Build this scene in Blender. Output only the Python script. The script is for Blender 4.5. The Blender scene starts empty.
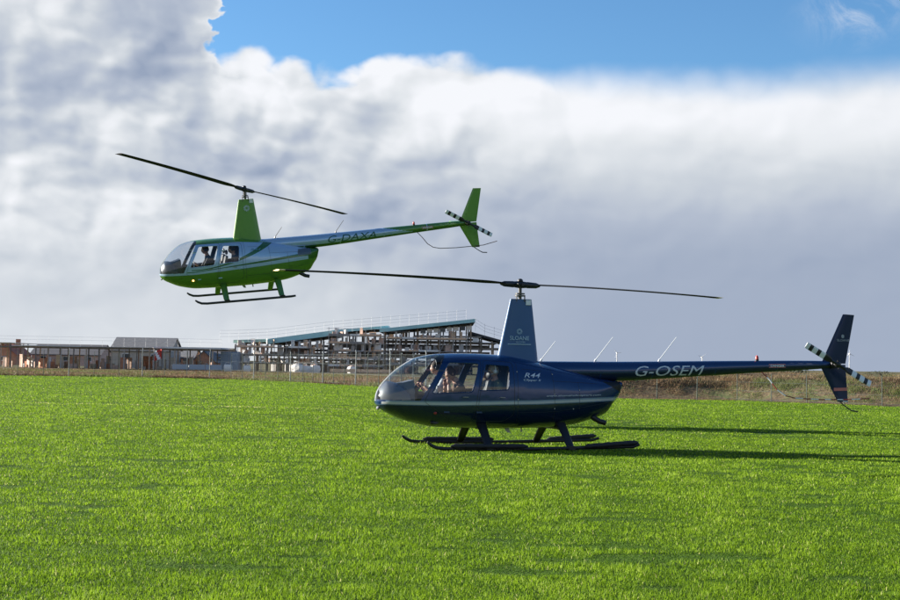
import bpy, bmesh, math, random
import numpy as np
from math import radians as R, sin, cos, pi, atan, sqrt, tan
from mathutils import Vector, Matrix
random.seed(7); rng = np.random.default_rng(11)
S = bpy.context.scene
COL = S.collection

# ------------------------------------------------------------------ camera
FPX = 1370.0; EYE = 1.52
pitch = atan(64/FPX); roll = R(1.0)
fw = Vector((0, cos(pitch), sin(pitch))); r0 = Vector((1, 0, 0)); u0 = r0.cross(fw)
rt = r0*cos(roll)+u0*sin(roll); up = u0*cos(roll)-r0*sin(roll)
cam_d = bpy.data.cameras.new('camera'); cam = bpy.data.objects.new('camera', cam_d); COL.objects.link(cam)
cam_d.sensor_width = 36; cam_d.lens = FPX/900*36; cam_d.clip_end = 20000; cam_d.clip_start = .05
m = Matrix.Identity(4)
for i in range(3):
    m[i][0] = rt[i]; m[i][1] = up[i]; m[i][2] = -fw[i]
m[2][3] = EYE
cam.matrix_world = m
S.camera = cam
def at(x, y, Y):                       # point seen at photo pixel (x,y) at distance Y
    d = fw*FPX+rt*(x-450)-up*(y-300)
    return Vector((0, 0, EYE))+d*(Y/d.y)

# ------------------------------------------------------------------ materials
MATS = {}
def mat(name, col=(.5, .5, .5), rough=.6, metal=0, coat=0, noise=0, nscale=8, bump=0, spec=.5, emit=None, estr=0, inner=None, back=None):
    if name in MATS: return MATS[name]
    M = bpy.data.materials.new(name); M.use_nodes = True; nt = M.node_tree; b = nt.nodes['Principled BSDF']
    b.inputs['Base Color'].default_value = (*col, 1); b.inputs['Roughness'].default_value = rough
    b.inputs['Metallic'].default_value = metal; b.inputs['Coat Weight'].default_value = coat
    b.inputs['Specular IOR Level'].default_value = spec
    b.inputs['Coat Roughness'].default_value = .04
    if emit: b.inputs['Emission Color'].default_value = (*emit, 1); b.inputs['Emission Strength'].default_value = estr
    last = None
    if noise or bump:
        tc = nt.nodes.new('ShaderNodeTexCoord'); n = nt.nodes.new('ShaderNodeTexNoise')
        n.inputs['Scale'].default_value = nscale; n.inputs['Detail'].default_value = 8; n.inputs['Roughness'].default_value = .65
        nt.links.new(tc.outputs['Object'], n.inputs['Vector'])
        if noise:
            mr = nt.nodes.new('ShaderNodeMapRange'); mr.inputs[1].default_value = .3; mr.inputs[2].default_value = .7
            mr.inputs[3].default_value = 1-noise; mr.inputs[4].default_value = 1+noise
            nt.links.new(n.outputs['Fac'], mr.inputs[0])
            mx = nt.nodes.new('ShaderNodeVectorMath'); mx.operation = 'SCALE'; mx.inputs[0].default_value = col
            nt.links.new(mr.outputs[0], mx.inputs['Scale']); nt.links.new(mx.outputs[0], b.inputs['Base Color'])
            last = mx.outputs[0]
        if bump:
            bp = nt.nodes.new('ShaderNodeBump'); bp.inputs['Strength'].default_value = bump; bp.inputs['Distance'].default_value = .02
            nt.links.new(n.outputs['Fac'], bp.inputs['Height']); nt.links.new(bp.outputs[0], b.inputs['Normal'])
    if back:                            # shell seen from inside shows its lining
        g = nt.nodes.new('ShaderNodeNewGeometry'); d = nt.nodes.new('ShaderNodeBsdfDiffuse'); d.inputs[0].default_value = (*back, 1)
        mix = nt.nodes.new('ShaderNodeMixShader'); nt.links.new(g.outputs['Backfacing'], mix.inputs[0])
        nt.links.new(b.outputs[0], mix.inputs[1]); nt.links.new(d.outputs[0], mix.inputs[2])
        nt.links.new(mix.outputs[0], nt.nodes['Material Output'].inputs[0])
    MATS[name] = M; return M
def paint_mat(name, base, layers, metal=.1, rough=.25, coat=.5):
    M = bpy.data.materials.new(name); M.use_nodes = True; nt = M.node_tree; b = nt.nodes['Principled BSDF']
    b.inputs['Metallic'].default_value = metal; b.inputs['Roughness'].default_value = rough; b.inputs['Coat Weight'].default_value = coat; b.inputs['Coat Roughness'].default_value = .05
    rgb = nt.nodes.new('ShaderNodeRGB'); rgb.outputs[0].default_value = (*base, 1); cur = rgb.outputs[0]
    for col, conds in layers:
        acc = None
        for an, lo, hi in conds:
            a = nt.nodes.new('ShaderNodeAttribute'); a.attribute_name = an
            g1 = nt.nodes.new('ShaderNodeMath'); g1.operation = 'GREATER_THAN'; g1.inputs[1].default_value = lo; nt.links.new(a.outputs['Fac'], g1.inputs[0])
            g2 = nt.nodes.new('ShaderNodeMath'); g2.operation = 'LESS_THAN'; g2.inputs[1].default_value = hi; nt.links.new(a.outputs['Fac'], g2.inputs[0])
            for g in (g1, g2):
                if acc is None: acc = g.outputs[0]
                else: mu = nt.nodes.new('ShaderNodeMath'); mu.operation = 'MULTIPLY'; nt.links.new(acc, mu.inputs[0]); nt.links.new(g.outputs[0], mu.inputs[1]); acc = mu.outputs[0]
        mx = nt.nodes.new('ShaderNodeMix'); mx.data_type = 'RGBA'; nt.links.new(acc, mx.inputs[0]); nt.links.new(cur, mx.inputs[6]); mx.inputs[7].default_value = (*col, 1); cur = mx.outputs[2]
    nt.links.new(cur, b.inputs['Base Color'])
    tc = nt.nodes.new('ShaderNodeTexCoord'); nz = nt.nodes.new('ShaderNodeTexNoise'); nz.inputs['Scale'].default_value = 3.2; nz.inputs['Detail'].default_value = 2; nt.links.new(tc.outputs['Object'], nz.inputs['Vector'])
    bp = nt.nodes.new('ShaderNodeBump'); bp.inputs['Strength'].default_value = .35; bp.inputs['Distance'].default_value = .03; nt.links.new(nz.outputs['Fac'], bp.inputs['Height']); nt.links.new(bp.outputs[0], b.inputs['Coat Normal']); nt.links.new(bp.outputs[0], b.inputs['Normal'])
    g = nt.nodes.new('ShaderNodeNewGeometry'); d = nt.nodes.new('ShaderNodeBsdfDiffuse'); d.inputs[0].default_value = (.045, .045, .05, 1)
    mix = nt.nodes.new('ShaderNodeMixShader'); nt.links.new(g.outputs['Backfacing'], mix.inputs[0])
    nt.links.new(b.outputs[0], mix.inputs[1]); nt.links.new(d.outputs[0], mix.inputs[2]); nt.links.new(mix.outputs[0], nt.nodes['Material Output'].inputs[0])
    return M
def glass_mat(name, tint=(.75, .8, .82), refl=1.0, haze=0.0):
    M = bpy.data.materials.new(name); M.use_nodes = True; nt = M.node_tree; nt.nodes.remove(nt.nodes['Principled BSDF'])
    t = nt.nodes.new('ShaderNodeBsdfTransparent'); t.inputs[0].default_value = (*tint, 1)
    g = nt.nodes.new('ShaderNodeBsdfGlossy'); g.inputs['Roughness'].default_value = .03; g.inputs[0].default_value = (1, 1, 1, 1)
    f = nt.nodes.new('ShaderNodeLayerWeight'); f.inputs[0].default_value = .5
    pw = nt.nodes.new('ShaderNodeMath'); pw.operation = 'POWER'; pw.inputs[1].default_value = 4.5; nt.links.new(f.outputs['Facing'], pw.inputs[0])
    mu = nt.nodes.new('ShaderNodeMath'); mu.operation = 'MULTIPLY_ADD'; mu.inputs[1].default_value = refl*.8; mu.inputs[2].default_value = .045*refl
    mx = nt.nodes.new('ShaderNodeMixShader')
    nt.links.new(pw.outputs[0], mu.inputs[0]); nt.links.new(mu.outputs[0], mx.inputs[0])
    last = t.outputs[0]
    if haze:
        d = nt.nodes.new('ShaderNodeBsdfDiffuse'); d.inputs[0].default_value = (.5, .5, .52, 1)
        m2 = nt.nodes.new('ShaderNodeMixShader'); m2.inputs[0].default_value = haze
        nt.links.new(last, m2.inputs[1]); nt.links.new(d.outputs[0], m2.inputs[2]); last = m2.outputs[0]
    nt.links.new(last, mx.inputs[1]); nt.links.new(g.outputs[0], mx.inputs[2])
    nt.links.new(mx.outputs[0], nt.nodes['Material Output'].inputs[0])
    return M

# ------------------------------------------------------------------ object helpers
def obj(name, verts, faces, mats=None, parent=None, smooth=False, mi=None, kind=None):
    me = bpy.data.meshes.new(name); me.from_pydata([tuple(v) for v in verts], [], [tuple(f) for f in faces])
    if mats is not None:
        for mm in (mats if isinstance(mats, (list, tuple)) else [mats]): me.materials.append(mm)
    if mi is not None: me.polygons.foreach_set('material_index', np.array(mi, dtype=np.int32))
    if smooth: me.polygons.foreach_set('use_smooth', np.ones(len(me.polygons), dtype=bool))
    me.update()
    o = bpy.data.objects.new(name, me); COL.objects.link(o)
    if parent: o.parent = parent
    if kind: o['kind'] = kind
    return o
def tag(o, label, cat, group=None):
    o['label'] = label; o['category'] = cat
    if group: o['group'] = group
    return o
def thing(name, label, cat, loc=(0, 0, 0), rot=(0, 0, 0), group=None):
    o = bpy.data.objects.new(name, None); COL.objects.link(o); o.location = loc; o.rotation_euler = rot; o.empty_display_size = .2
    return tag(o, label, cat, group)
class MB:                              # collects shapes into one mesh
    def __init__(s): s.v = []; s.f = []; s.m = []
    def add(s, v, f, mi=0):
        n = len(s.v); s.v += [tuple(p) for p in v]; s.f += [tuple(i+n for i in q) for q in f]; s.m += [mi]*len(f); return s
    def box(s, x0, x1, y0, y1, z0, z1, mi=0):
        v = [(x0, y0, z0), (x1, y0, z0), (x1, y1, z0), (x0, y1, z0), (x0, y0, z1), (x1, y0, z1), (x1, y1, z1), (x0, y1, z1)]
        return s.add(v, [(0, 3, 2, 1), (4, 5, 6, 7), (0, 1, 5, 4), (1, 2, 6, 5), (2, 3, 7, 6), (3, 0, 4, 7)], mi)
    def tube(s, pts, rad, n=8, mi=0, flat=None):
        # rad: number or list; flat=(ratio, axis) squashes section; round ends closed
        pts = [Vector(p) for p in pts]; k = len(pts)
        rad = rad if isinstance(rad, (list, tuple)) else [rad]*k
        v = []; f = []; prev = None
        for i, p in enumerate(pts):
            t = (pts[min(i+1, k-1)]-pts[max(i-1, 0)]).normalized()
            if flat: a = Vector(flat[1])
            else: a = prev or (Vector((0, 0, 1)) if abs(t.z) < .9 else Vector((1, 0, 0)))
            b = t.cross(a).normalized(); a2 = b.cross(t).normalized(); prev = a2
            for j in range(n):
                q = 2*pi*j/n; ra = rad[i]; rb = ra*(flat[0] if flat else 1)
                v.append(p+a2*(cos(q)*ra)+b*(sin(q)*rb))
        for i in range(k-1):
            for j in range(n): f.append((i*n+j, i*n+(j+1) % n, (i+1)*n+(j+1) % n, (i+1)*n+j))
        f.append(tuple(range(n))[::-1]); f.append(tuple((k-1)*n+j for j in range(n)))
        return s.add(v, f, mi)
    def ball(s, c, r, nu=12, nv=8, mi=0):
        r = r if isinstance(r, (tuple, list)) else (r, r, r); v = []; f = []
        for i in range(nv+1):
            th = pi*i/nv
            for j in range(nu):
                ph = 2*pi*j/nu; v.append((c[0]+r[0]*sin(th)*cos(ph), c[1]+r[1]*sin(th)*sin(ph), c[2]+r[2]*cos(th)))
        for i in range(nv):
            for j in range(nu): f.append((i*nu+j, (i+1)*nu+j, (i+1)*nu+(j+1) % nu, i*nu+(j+1) % nu))
        return s.add(v, f, mi)
    def build(s, name, mats, parent=None, smooth=False, kind=None):
        o = obj(name, s.v, s.f, mats, parent, smooth, s.m, kind)
        b = bmesh.new(); b.from_mesh(o.data); bmesh.ops.recalc_face_normals(b, faces=b.faces[:]); b.to_mesh(o.data); b.free()
        if smooth:
            sh = np.array([p.area for p in o.data.polygons])
            o.data.set_sharp_from_angle(angle=R(40))
        return o

def text_mesh(txt, size, shear=0.0, bold=0.0, spacing=1.0):
    c = bpy.data.curves.new('lettering', 'FONT'); c.body = txt; c.size = size; c.shear = shear; c.offset = bold
    c.space_character = spacing; c.align_x = 'LEFT'; c.resolution_u = 3
    o = bpy.data.objects.new('lettering', c); COL.objects.link(o)
    dg = bpy.context.evaluated_depsgraph_get(); me = o.evaluated_get(dg).to_mesh()
    b = bmesh.new(); b.from_mesh(me); bmesh.ops.triangulate(b, faces=b.faces[:])
    for _ in range(4):
        es = [e for e in b.edges if e.calc_length() > .12]
        if es: bmesh.ops.subdivide_edges(b, edges=es, cuts=1); bmesh.ops.triangulate(b, faces=b.faces[:])
    b.verts.index_update(); v = [tuple(p.co) for p in b.verts]; f = [tuple(q.index for q in p.verts) for p in b.faces]; b.free()
    o.evaluated_get(dg).to_mesh_clear(); bpy.data.objects.remove(o); bpy.data.curves.remove(c)
    return v, f
def lettering(name, txt, x0, x1, z0, z1, yfun, M, parent, shear=0, bold=0, drop=0.0, both=True, off=.004):
    """text fitted into the box x0 (front) > x1, z0..z1 on the port side, wrapped onto y = yfun(x, z)"""
    v, f = text_mesh(txt, 1.0, shear, bold)
    xs = [p[0] for p in v]; zs = [p[1] for p in v]; a, b, c, d = min(xs), max(xs), min(zs), max(zs)
    for side in ((1, -1) if both else (1,)):
        V = []
        for p in v:
            t = (p[0]-a)/(b-a); x = (x0+(x1-x0)*t) if side == 1 else (x1+(x0-x1)*t)
            tt = (x0-x)/(x0-x1)
            z = z0+(z1-z0)*(p[1]-c)/(d-c)+drop*tt
            V.append((x, side*(yfun(x, z)+off), z))
        obj(name, V, f, M, parent)

# ------------------------------------------------------------------ helicopter shape functions
def interp(xs, ys):
    xs = np.array(xs, float); ys = np.array(ys, float); o = np.argsort(xs); xs = xs[o]; ys = ys[o]
    h = np.diff(xs); dl = np.diff(ys)/h; mm = np.zeros(len(xs)); mm[0] = dl[0]; mm[-1] = dl[-1]
    for i in range(1, len(xs)-1):
        if dl[i-1]*dl[i] > 0:
            w1 = 2*h[i]+h[i-1]; w2 = h[i]+2*h[i-1]; mm[i] = (w1+w2)/(w1/dl[i-1]+w2/dl[i])
    def fn(x):
        x = min(max(x, xs[0]), xs[-1]); i = min(max(int(np.searchsorted(xs, x))-1, 0), len(h)-1); t = (x-xs[i])/h[i]
        return float(ys[i]*(1+2*t)*(1-t)**2+h[i]*mm[i]*t*(1-t)**2+ys[i+1]*t*t*(3-2*t)+h[i]*mm[i+1]*t*t*(t-1))
    return fn
ZT = interp([2.71, 2.70, 2.66, 2.50, 2.26, 1.95, 1.57, 1.02, .35, -.04, -.37, -.82, -1.29, -1.52, -1.92],
            [.83, .92, 1.04, 1.25, 1.46, 1.63, 1.70, 1.72, 1.70, 1.64, 1.57, 1.47, 1.36, 1.30, 1.25])
ZB = interp([2.71, 2.70, 2.63, 2.41, 2.09, 1.55, .44, -.39, -.96, -1.36, -1.67, -1.80, -1.89, -1.92],
            [.83, .79, .70, .58, .46, .37, .35, .37, .42, .52, .64, .82, .96, 1.15])
WD = interp([2.71, 2.70, 2.66, 2.50, 2.26, 1.95, 1.57, 1.02, .35, -.04, -.37, -.82, -1.29, -1.67, -1.92],
            [.0, .13, .22, .39, .51, .59, .635, .65, .65, .635, .60, .54, .46, .38, .34])
ZM = interp([2.71, 2.2, 1.2, 0, -1.2, -1.92], [.83, .86, .90, .92, .98, 1.2])
NU = interp([2.71, 2.2, 1.2, 0, -1.92], [2.0, 2.1, 2.35, 2.3, 2.4])
NL = interp([2.71, 2.2, 1.2, 0, -1.92], [2.0, 2.2, 2.7, 2.8, 2.4])
def side_y(x, z):
    w = WD(x); zm = ZM(x)
    if z >= zm: n = NU(x); h = max(ZT(x)-zm, 1e-4)
    else: n = NL(x); h = max(zm-ZB(x), 1e-4)
    q = min(abs(z-zm)/h, 1)
    return w*(max(1-q**n, 0))**(1/n)
def inpoly(x, z, P):
    c = False; j = len(P)-1
    for i in range(len(P)):
        if (P[i][1] > z) != (P[j][1] > z) and x < (P[j][0]-P[i][0])*(z-P[i][1])/(P[j][1]-P[i][1])+P[i][0]: c = not c
        j = i
    return c
def roundpoly(P, r=.07, n=5):
    out = []; k = len(P)
    for i in range(k):
        p = Vector(P[i]); a = (Vector(P[i-1])-p); b = (Vector(P[(i+1) % k])-p); a.normalize(); b.normalize()
        s = p+a*r; e = p+b*r
        for t in range(n+1):
            u = t/n; out.append(tuple((1-u)**2*s+2*u*(1-u)*p+u*u*e))
    return out
def lineX(a, b): return lambda z: a[0]+(z-a[1])*(b[0]-a[0])/(b[1]-a[1])
A_POST = lineX((1.98, .85), (1.50, 1.62))        # rear edge of the windscreen
B_POST = lineX((1.00, .55), (.835, 1.56))
C_POST = lineX((.33, .55), (.26, 1.54))
FRONT_WIN = roundpoly([(1.46, 1.55), (.90, 1.54), (1.06, 1.02), (1.80, .99)], .05)
REAR_WIN = roundpoly([(.78, 1.53), (.33, 1.50), (.38, 1.07), (.94, 1.05)], .05)
FRONT_DOOR = roundpoly([(1.56, 1.61), (.86, 1.60), (1.03, .50), (1.42, .50), (1.93, .84)], .06)
REAR_DOOR = roundpoly([(.82, 1.595), (.27, 1.57), (.27, .62), (.45, .50), (.985, .50)], .06)

M_int = (.045, .045, .05)
white = mat('white_paint', (.75, .77, .8), .35)
black = mat('black_satin', (.012, .012, .014), .45)
blade_m = mat('rotor_blade_grey', (.022, .020, .018), .8, spec=.15)
blade_tip = mat('rotor_tip_pale_yellow', (.75, .55, .25), .45)
steel = mat('dull_steel', (.35, .35, .36), .4, .8)
alu = mat('bare_aluminium', (.6, .6, .62), .35, .8)
red = mat('red_paint', (.55, .03, .02), .4)
pinkred = mat('faded_red_placard', (.5, .16, .15), .5)
seat_m = mat('dark_leather', (.03, .028, .028), .55, noise=.2)
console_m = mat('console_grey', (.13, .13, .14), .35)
dial_m = mat('dial_faces', (.4, .4, .4), .3)
skin_m = mat('skin', (.45, .24, .16), .5)
hair_m = mat('brown_hair', (.05, .025, .015), .7)
silver_txt = mat('silver_lettering', (.58, .62, .68), .5)
glass = glass_mat('tinted_perspex', (.80, .83, .85), 1.0)
glass_ws = glass_mat('windscreen_perspex', (.84, .88, .90), 1.2, .008)
glass_clear = glass_mat('clear_perspex', (.86, .89, .91), 1.0)
glass_g = glass_mat('clear_windscreen', (.84, .88, .92), 1.2, .05)

def heli(S_, label, P, rot):
    root = thing('helicopter', label, 'helicopter', P, rot)
    body_m = S_['mats']                # list: index by scheme function
    scheme = S_['scheme']
    # ---- shell as a fine grid, sorted into body, doors, panes
    NX, NV = 330, 280
    xs = [2.7098-4.6298*(1-cos(pi*.5*min(1, (i/NX)/.16)**1.0))*.055/.999 if False else 0 for i in range(1)]
    t = np.linspace(0, 1, NX+1)
    xs = 2.7098-(t**1.6*.5+t*.5)*4.6298
    xs = 2.7098-4.6298*(t-.16*np.sin(np.pi*np.minimum(t*1, 1))*(1-t)**3*1.6)
    xs[0] = 2.7098; xs = np.sort(xs)[::-1]; xs[-1] = -1.92
    V = np.zeros(((NX+1)*NV, 3))
    for i, x in enumerate(xs):
        x = float(x); w = WD(x); zm = ZM(x); zt = ZT(x); zb = ZB(x); nu = NU(x); nl = NL(x)
        a = np.arange(NV)/NV*2*pi
        c = np.cos(a); s = np.sin(a)
        # superellipse, even spacing by angle
        n = np.where(s >= 0, nu, nl); h = np.where(s >= 0, zt-zm, zm-zb)
        rr = (np.abs(c)**n+np.abs(s)**n)**(-1/n)
        V[i*NV:(i+1)*NV, 0] = x; V[i*NV:(i+1)*NV, 1] = w*c*rr; V[i*NV:(i+1)*NV, 2] = zm+h*s*rr
    fields = S_['fields'](V[:, 0], V[:, 2], V[:, 1])
    cls = {}
    def put(k, f, mi):
        cls.setdefault(k, ([], []))[0].append(f); cls[k][1].append(mi)
    for i in range(NX):
        for j in range(NV):
            j2 = (j+1) % NV; f = (i*NV+j, i*NV+j2, (i+1)*NV+j2, (i+1)*NV+j)
            c = (V[f[0]]+V[f[2]])*.5; x, y, z = c; side = 'p' if y > 0 else 's'
            mi = scheme(x, z, y)
            if z > .838 and x > A_POST(z) and z < 1.69:
                if abs(y) > .022 and x > A_POST(z)+.025 and z > .86: put(('ws', side), f, 0)
                elif abs(y) <= .022: put(('bow', ''), f, 0)
                else: put(('body', ''), f, mi)
                continue
            if x > .2 and x < 2.0 and z > .48 and z < 1.63 and abs(y) > .2:
                if inpoly(x, z, FRONT_WIN): put(('fw', side), f, 0); continue
                if inpoly(x, z, REAR_WIN): put(('rw', side), f, 0); continue
                if inpoly(x, z, FRONT_DOOR): put(('fd', side), f, mi); continue
                if inpoly(x, z, REAR_DOOR): put(('rd', side), f, mi); continue
            put(('body', ''), f, mi)
    # rear closing face
    put(('body', ''), tuple(NX*NV+j for j in range(NV))[::-1], 1)
    put(('body', ''), tuple(j for j in range(NV)), 0)
    def sub(key, name, mats, parent):
        fs, mi = cls[key]; idx = sorted({q for f in fs for q in f}); mp = {q: n for n, q in enumerate(idx)}
        o = obj(name, V[idx], [tuple(mp[q] for q in f)[::-1] for f in fs], mats, parent, True, mi)
        if key[0] in ('body', 'fd', 'rd'):
            for k_, arr in fields.items():
                a_ = o.data.attributes.new(k_, 'FLOAT', 'POINT'); a_.data.foreach_set('value', np.asarray(arr)[idx].astype(np.float32))
        return o
    body = sub(('body', ''), 'fuselage', body_m, root)
    sub(('bow', ''), 'windscreen_bow', body_m[0], body)
    def seam(P, name, M, parent, side, r=.006, closed=True):
        pts = []
        for k in range(len(P)):
            a = Vector(P[k]); b = Vector(P[(k+1) % len(P)])
            if not closed and k == len(P)-1: break
            n = max(1, int((b-a).length/.05))
            for q in range(n):
                p = a.lerp(b, q/n); pts.append((p[0], side*(side_y(p[0], p[1])+.001), p[1]))
        if closed: pts.append(pts[0])
        else: p = P[-1]; pts.append((p[0], side*side_y(p[0], p[1]), p[1]))
        return MB().tube(pts, r, 6).build(name, M, parent, True)
    for sd, sk in ((1, 'p'), (-1, 's')):
        sub(('ws', sk), 'windscreen', S_['ws'], root)
        for kd, kw, dp, wp, nm in (('fd', 'fw', FRONT_DOOR, FRONT_WIN, 'front_door'), ('rd', 'rw', REAR_DOOR, REAR_WIN, 'rear_door')):
            d = sub((kd, sk), nm, body_m, root)
            sub((kw, sk), 'window_pane', S_['glass'], d)
            seam(wp, 'window_seal', S_['seal'], d, sd, .010)
            seam(dp, 'door_seam', black, d, sd, .0035)
            hx = dp[12][0]+.1 if kd == 'fd' else .42
            hx, hz = (1.14, .93) if kd == 'fd' else (.45, .93)
            y = side_y(hx, hz)
            h = MB(); h.tube([(hx, sd*(y-.005), hz), (hx, sd*(y+.025), hz), (hx+.09, sd*(y+.025), hz+.005), (hx+.10, sd*(y-.005), hz+.005)], .008, 6)
            h.build('door_handle', steel, d, True)
            for hzz in (.66, 1.40):    # hinges
                e = (A_POST(hzz)-.02 if hzz > 1 else 1.52) if kd == 'fd' else (B_POST(hzz)-.06)
                yy = side_y(e, hzz)
                MB().box(e-.05, e+.05, sd*yy-.012, sd*yy+.012, hzz-.014, hzz+.014).build('hinge', S_['seal'], d)
    for sd in (1, -1):
        for P_ in ([(.20, 1.58), (.20, 1.1), (.20, .60), (.20, .46)], [(-.48, 1.50), (-.50, 1.2), (-.52, .80), (-.52, .50)], [(.20, .66), (-.52, .68), (-1.2, .78), (-1.66, .86)], [(-.48, 1.24), (-1.0, 1.22), (-1.40, 1.20)],
                   [(-1.0, 1.22), (-1.02, .95), (-1.03, .72)], [(.10, 1.45), (-.10, 1.44), (-.30, 1.42)]):
            seam(P_, 'panel_seam', black, body, sd, .0028, False)
        for (x, z) in ((-.50, 1.36), (-.51, 1.0), (-.52, .74), (.20, 1.4), (.20, .9), (-.9, .735), (-1.02, 1.08)):
            y_ = side_y(x, z); MB().tube([(x, sd*(y_-.004), z), (x, sd*(y_+.004), z)], .011, 8).build('latch', steel, body)
    # ---- mast fairing
    mb = MB(); n = 28; lv = 14
    for k in range(lv):
        t = k/(lv-1); z = 1.52+(2.75-1.52)*t; x1 = .46+(.19-.46)*t; x0 = -.375+(-.225+.375)*t; th = .14+(.055-.14)*t
        for j in range(n):
            a = 2*pi*j/n; cx = cos(a); sx = sin(a)
            xx = (x0+x1)/2+(x1-x0)/2*cx; yy = th*np.sign(sx)*abs(sx)**.85*(1-.25*(1-cx)/2)
            mb.v.append((xx, yy, z))
    for k in range(lv-1):
        for j in range(n): mb.f.append((k*n+j, k*n+(j+1) % n, (k+1)*n+(j+1) % n, (k+1)*n+j)); mb.m.append(0)
    mb.f.append(tuple((lv-1)*n+j for j in range(n))); mb.m.append(0)
    fair = mb.build('mast_fairing', S_['fair'], root, True)
    MB().box(-.20, -.10, .035, .064, 2.64, 2.735).build('warning_placard', white, fair)
    def fy(x, z):
        t = (z-1.52)/1.23; return (.14+(.055-.14)*t)*.985
    for txt, a, b, c, d in S_['mast_text']:
        lettering('lettering', txt, a, b, c, d, fy, S_['mast_ink'], fair, 0, .01, both=True)
    if S_.get('emblem'):
        ex, ez, er = S_['emblem']
        for sd in (1, -1):
            v = []; f = []
            for k in range(12):
                a0 = 2*pi*k/12; a1 = a0+2*pi/12*.55; n0 = len(v)
                for (aa, rr) in ((a0, er*.35), (a0, er), (a1, er), (a1, er*.35)):
                    x = ex+rr*cos(aa); z = ez+rr*sin(aa); v.append((x, sd*(fy(x, z)+.004), z))
                f.append((n0, n0+1, n0+2, n0+3))
            obj('emblem', v, f, S_['mast_ink'], fair)
            x0, x1, z = .26, -.19, 1.90
            if S_['mast_text']: obj('underline', [(x0, sd*(fy(x0, z)+.005), z), (x1, sd*(fy(x1, z)+.005), z), (x1, sd*(fy(x1, z)+.005), z+.014), (x0, sd*(fy(x0, z)+.005), z+.014)], [(0, 1, 2, 3)], S_['mast_ink'], fair)
    # ---- mast and rotor
    ms = MB(); ms.tube([(.0, 0, 2.70), (.0, 0, 2.99)], .032, 12); ms.tube([(0, 0, 2.80), (0, 0, 2.825)], .10, 16); ms.tube([(0, 0, 2.84), (0, 0, 2.862)], .09, 16)
    az, L, dl = S_['rotor']; hv = Vector((cos(az), sin(az), 0)); pv = Vector((-sin(az), cos(az), 0)); hc = Vector((.0, 0, 3.02))
    for q in (0, 1, 2):
        a = 2*pi*q/3+.5; ms.tube([(.09*cos(a), .09*sin(a), 2.70), (.09*cos(a), .09*sin(a), 2.81)], .012, 6)
    mast = ms.build('mast', mat('mast_dark_steel', (.10, .10, .10), .4, .6), root, True)
    tlt = [S_['tilt'][0], S_['tilt'][1]]
    hb = MB(); d0 = Vector((hv.x, hv.y, tlt[0])).normalized(); d1 = Vector((-hv.x, -hv.y, tlt[1])).normalized()
    hb.tube([hc-d0*.20, hc, hc+d0*.20], [.05, .07, .05], 10)
    hb.tube([hc+d0*.10, hc+d0*.16, hc+d0*.36, hc+d0*.44], [.045, .06, .052, .025], 10); hb.tube([hc+d1*.10, hc+d1*.16, hc+d1*.36, hc+d1*.44], [.045, .06, .052, .025], 10)
    hb.ball(hc+Vector((0, 0, .07)), (.055, .055, .045), 10, 6)
    hb.tube([hc-pv*.09+d0*0, hc+pv*.09], .03, 10)
    for sg, dd in ((1, d0), (-1, d1)):
        hb.tube([hc+dd*.14, hc+dd*.14+pv*sg*.16], .018, 6); hb.tube([hc+dd*.14+pv*sg*.16, Vector((0, 0, 2.85))+pv*sg*.09+hv*sg*.05], .009, 6)
    rotor = hb.build('main_rotor', black, root, True)
    for sg, dd in ((0, d0), (1, d1)):
        side = Vector((0, 0, 1)).cross(dd).normalized(); upv = dd.cross(side).normalized()
        if upv.z < 0: upv = -upv
        mb = MB(); N = 40; prof = [(.5, 0), (.42, .32), (.2, .5), (-.1, .38), (-.5, .02), (-.5, -.02), (-.1, -.30), (.2, -.42), (.42, -.28)]
        lead = side*(1)            # counter-clockwise rotor seen from above
        for k in range(N+1):
            r = .34+(L-.34)*k/N; ch = .254 if r > .75 else .10+(.154)*max(0, (r-.34)/.41)
            tw = R(8-8*r/L) if True else 0
            bow = dl*4*(r/L)*(1-r/L)
            c = hc+dd*r+upv*bow
            for (a, b) in prof:
                aa = a*ch; bb = b*.034; xx = aa*cos(tw)-bb*sin(tw); zz = aa*sin(tw)+bb*cos(tw)
                mb.v.append(tuple(c+lead*xx+upv*zz))
        m_ = len(prof)
        for k in range(N):
            for j in range(m_): mb.f.append((k*m_+j, k*m_+(j+1) % m_, (k+1)*m_+(j+1) % m_, (k+1)*m_+j)); mb.m.append(1 if k >= N-1 else 0)
        mb.f.append(tuple(range(m_))); mb.m.append(0); mb.f.append(tuple(N*m_+j for j in range(m_))); mb.m.append(1)
        mb.build('rotor_blade', [blade_m, blade_tip if S_['whip_white'] else blade_m], rotor, True)
    # ---- tail boom
    TT = interp([-.3, -1.6, -4.47, -6.22, -6.5], [1.60, 1.615, 1.68, 1.71, 1.70]); TB = interp([-.3, -1.6, -1.94, -3.64, -5.04, -6.19, -6.5], [1.24, 1.245, 1.255, 1.37, 1.47, 1.55, 1.58])
    mb = MB(); n = 36; NB = 220; bs = S_['boom_scheme']
    bx = [-.32-(6.5-.32)*k/NB for k in range(NB+1)]
    for x in bx:
        zt, zb = TT(x), TB(x); c = (zt+zb)/2; r = (zt-zb)/2
        for j in range(n): a = 2*pi*j/n; mb.v.append((x, r*cos(a), c+r*sin(a)))
    for k in range(NB):
        for j in range(n):
            mb.f.append((k*n+j, k*n+(j+1) % n, (k+1)*n+(j+1) % n, (k+1)*n+j)[::-1]); x = (bx[k]+bx[k+1])/2; mb.m.append(bs(x, sin(2*pi*(j+.5)/n)))
    mb.f.append(tuple(range(n))); mb.m.append(0); mb.f.append(tuple(NB*n+j for j in range(n))); mb.m.append(0)
    boom = mb.build('tail_boom', S_['boom_mats'], root, True)
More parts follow.
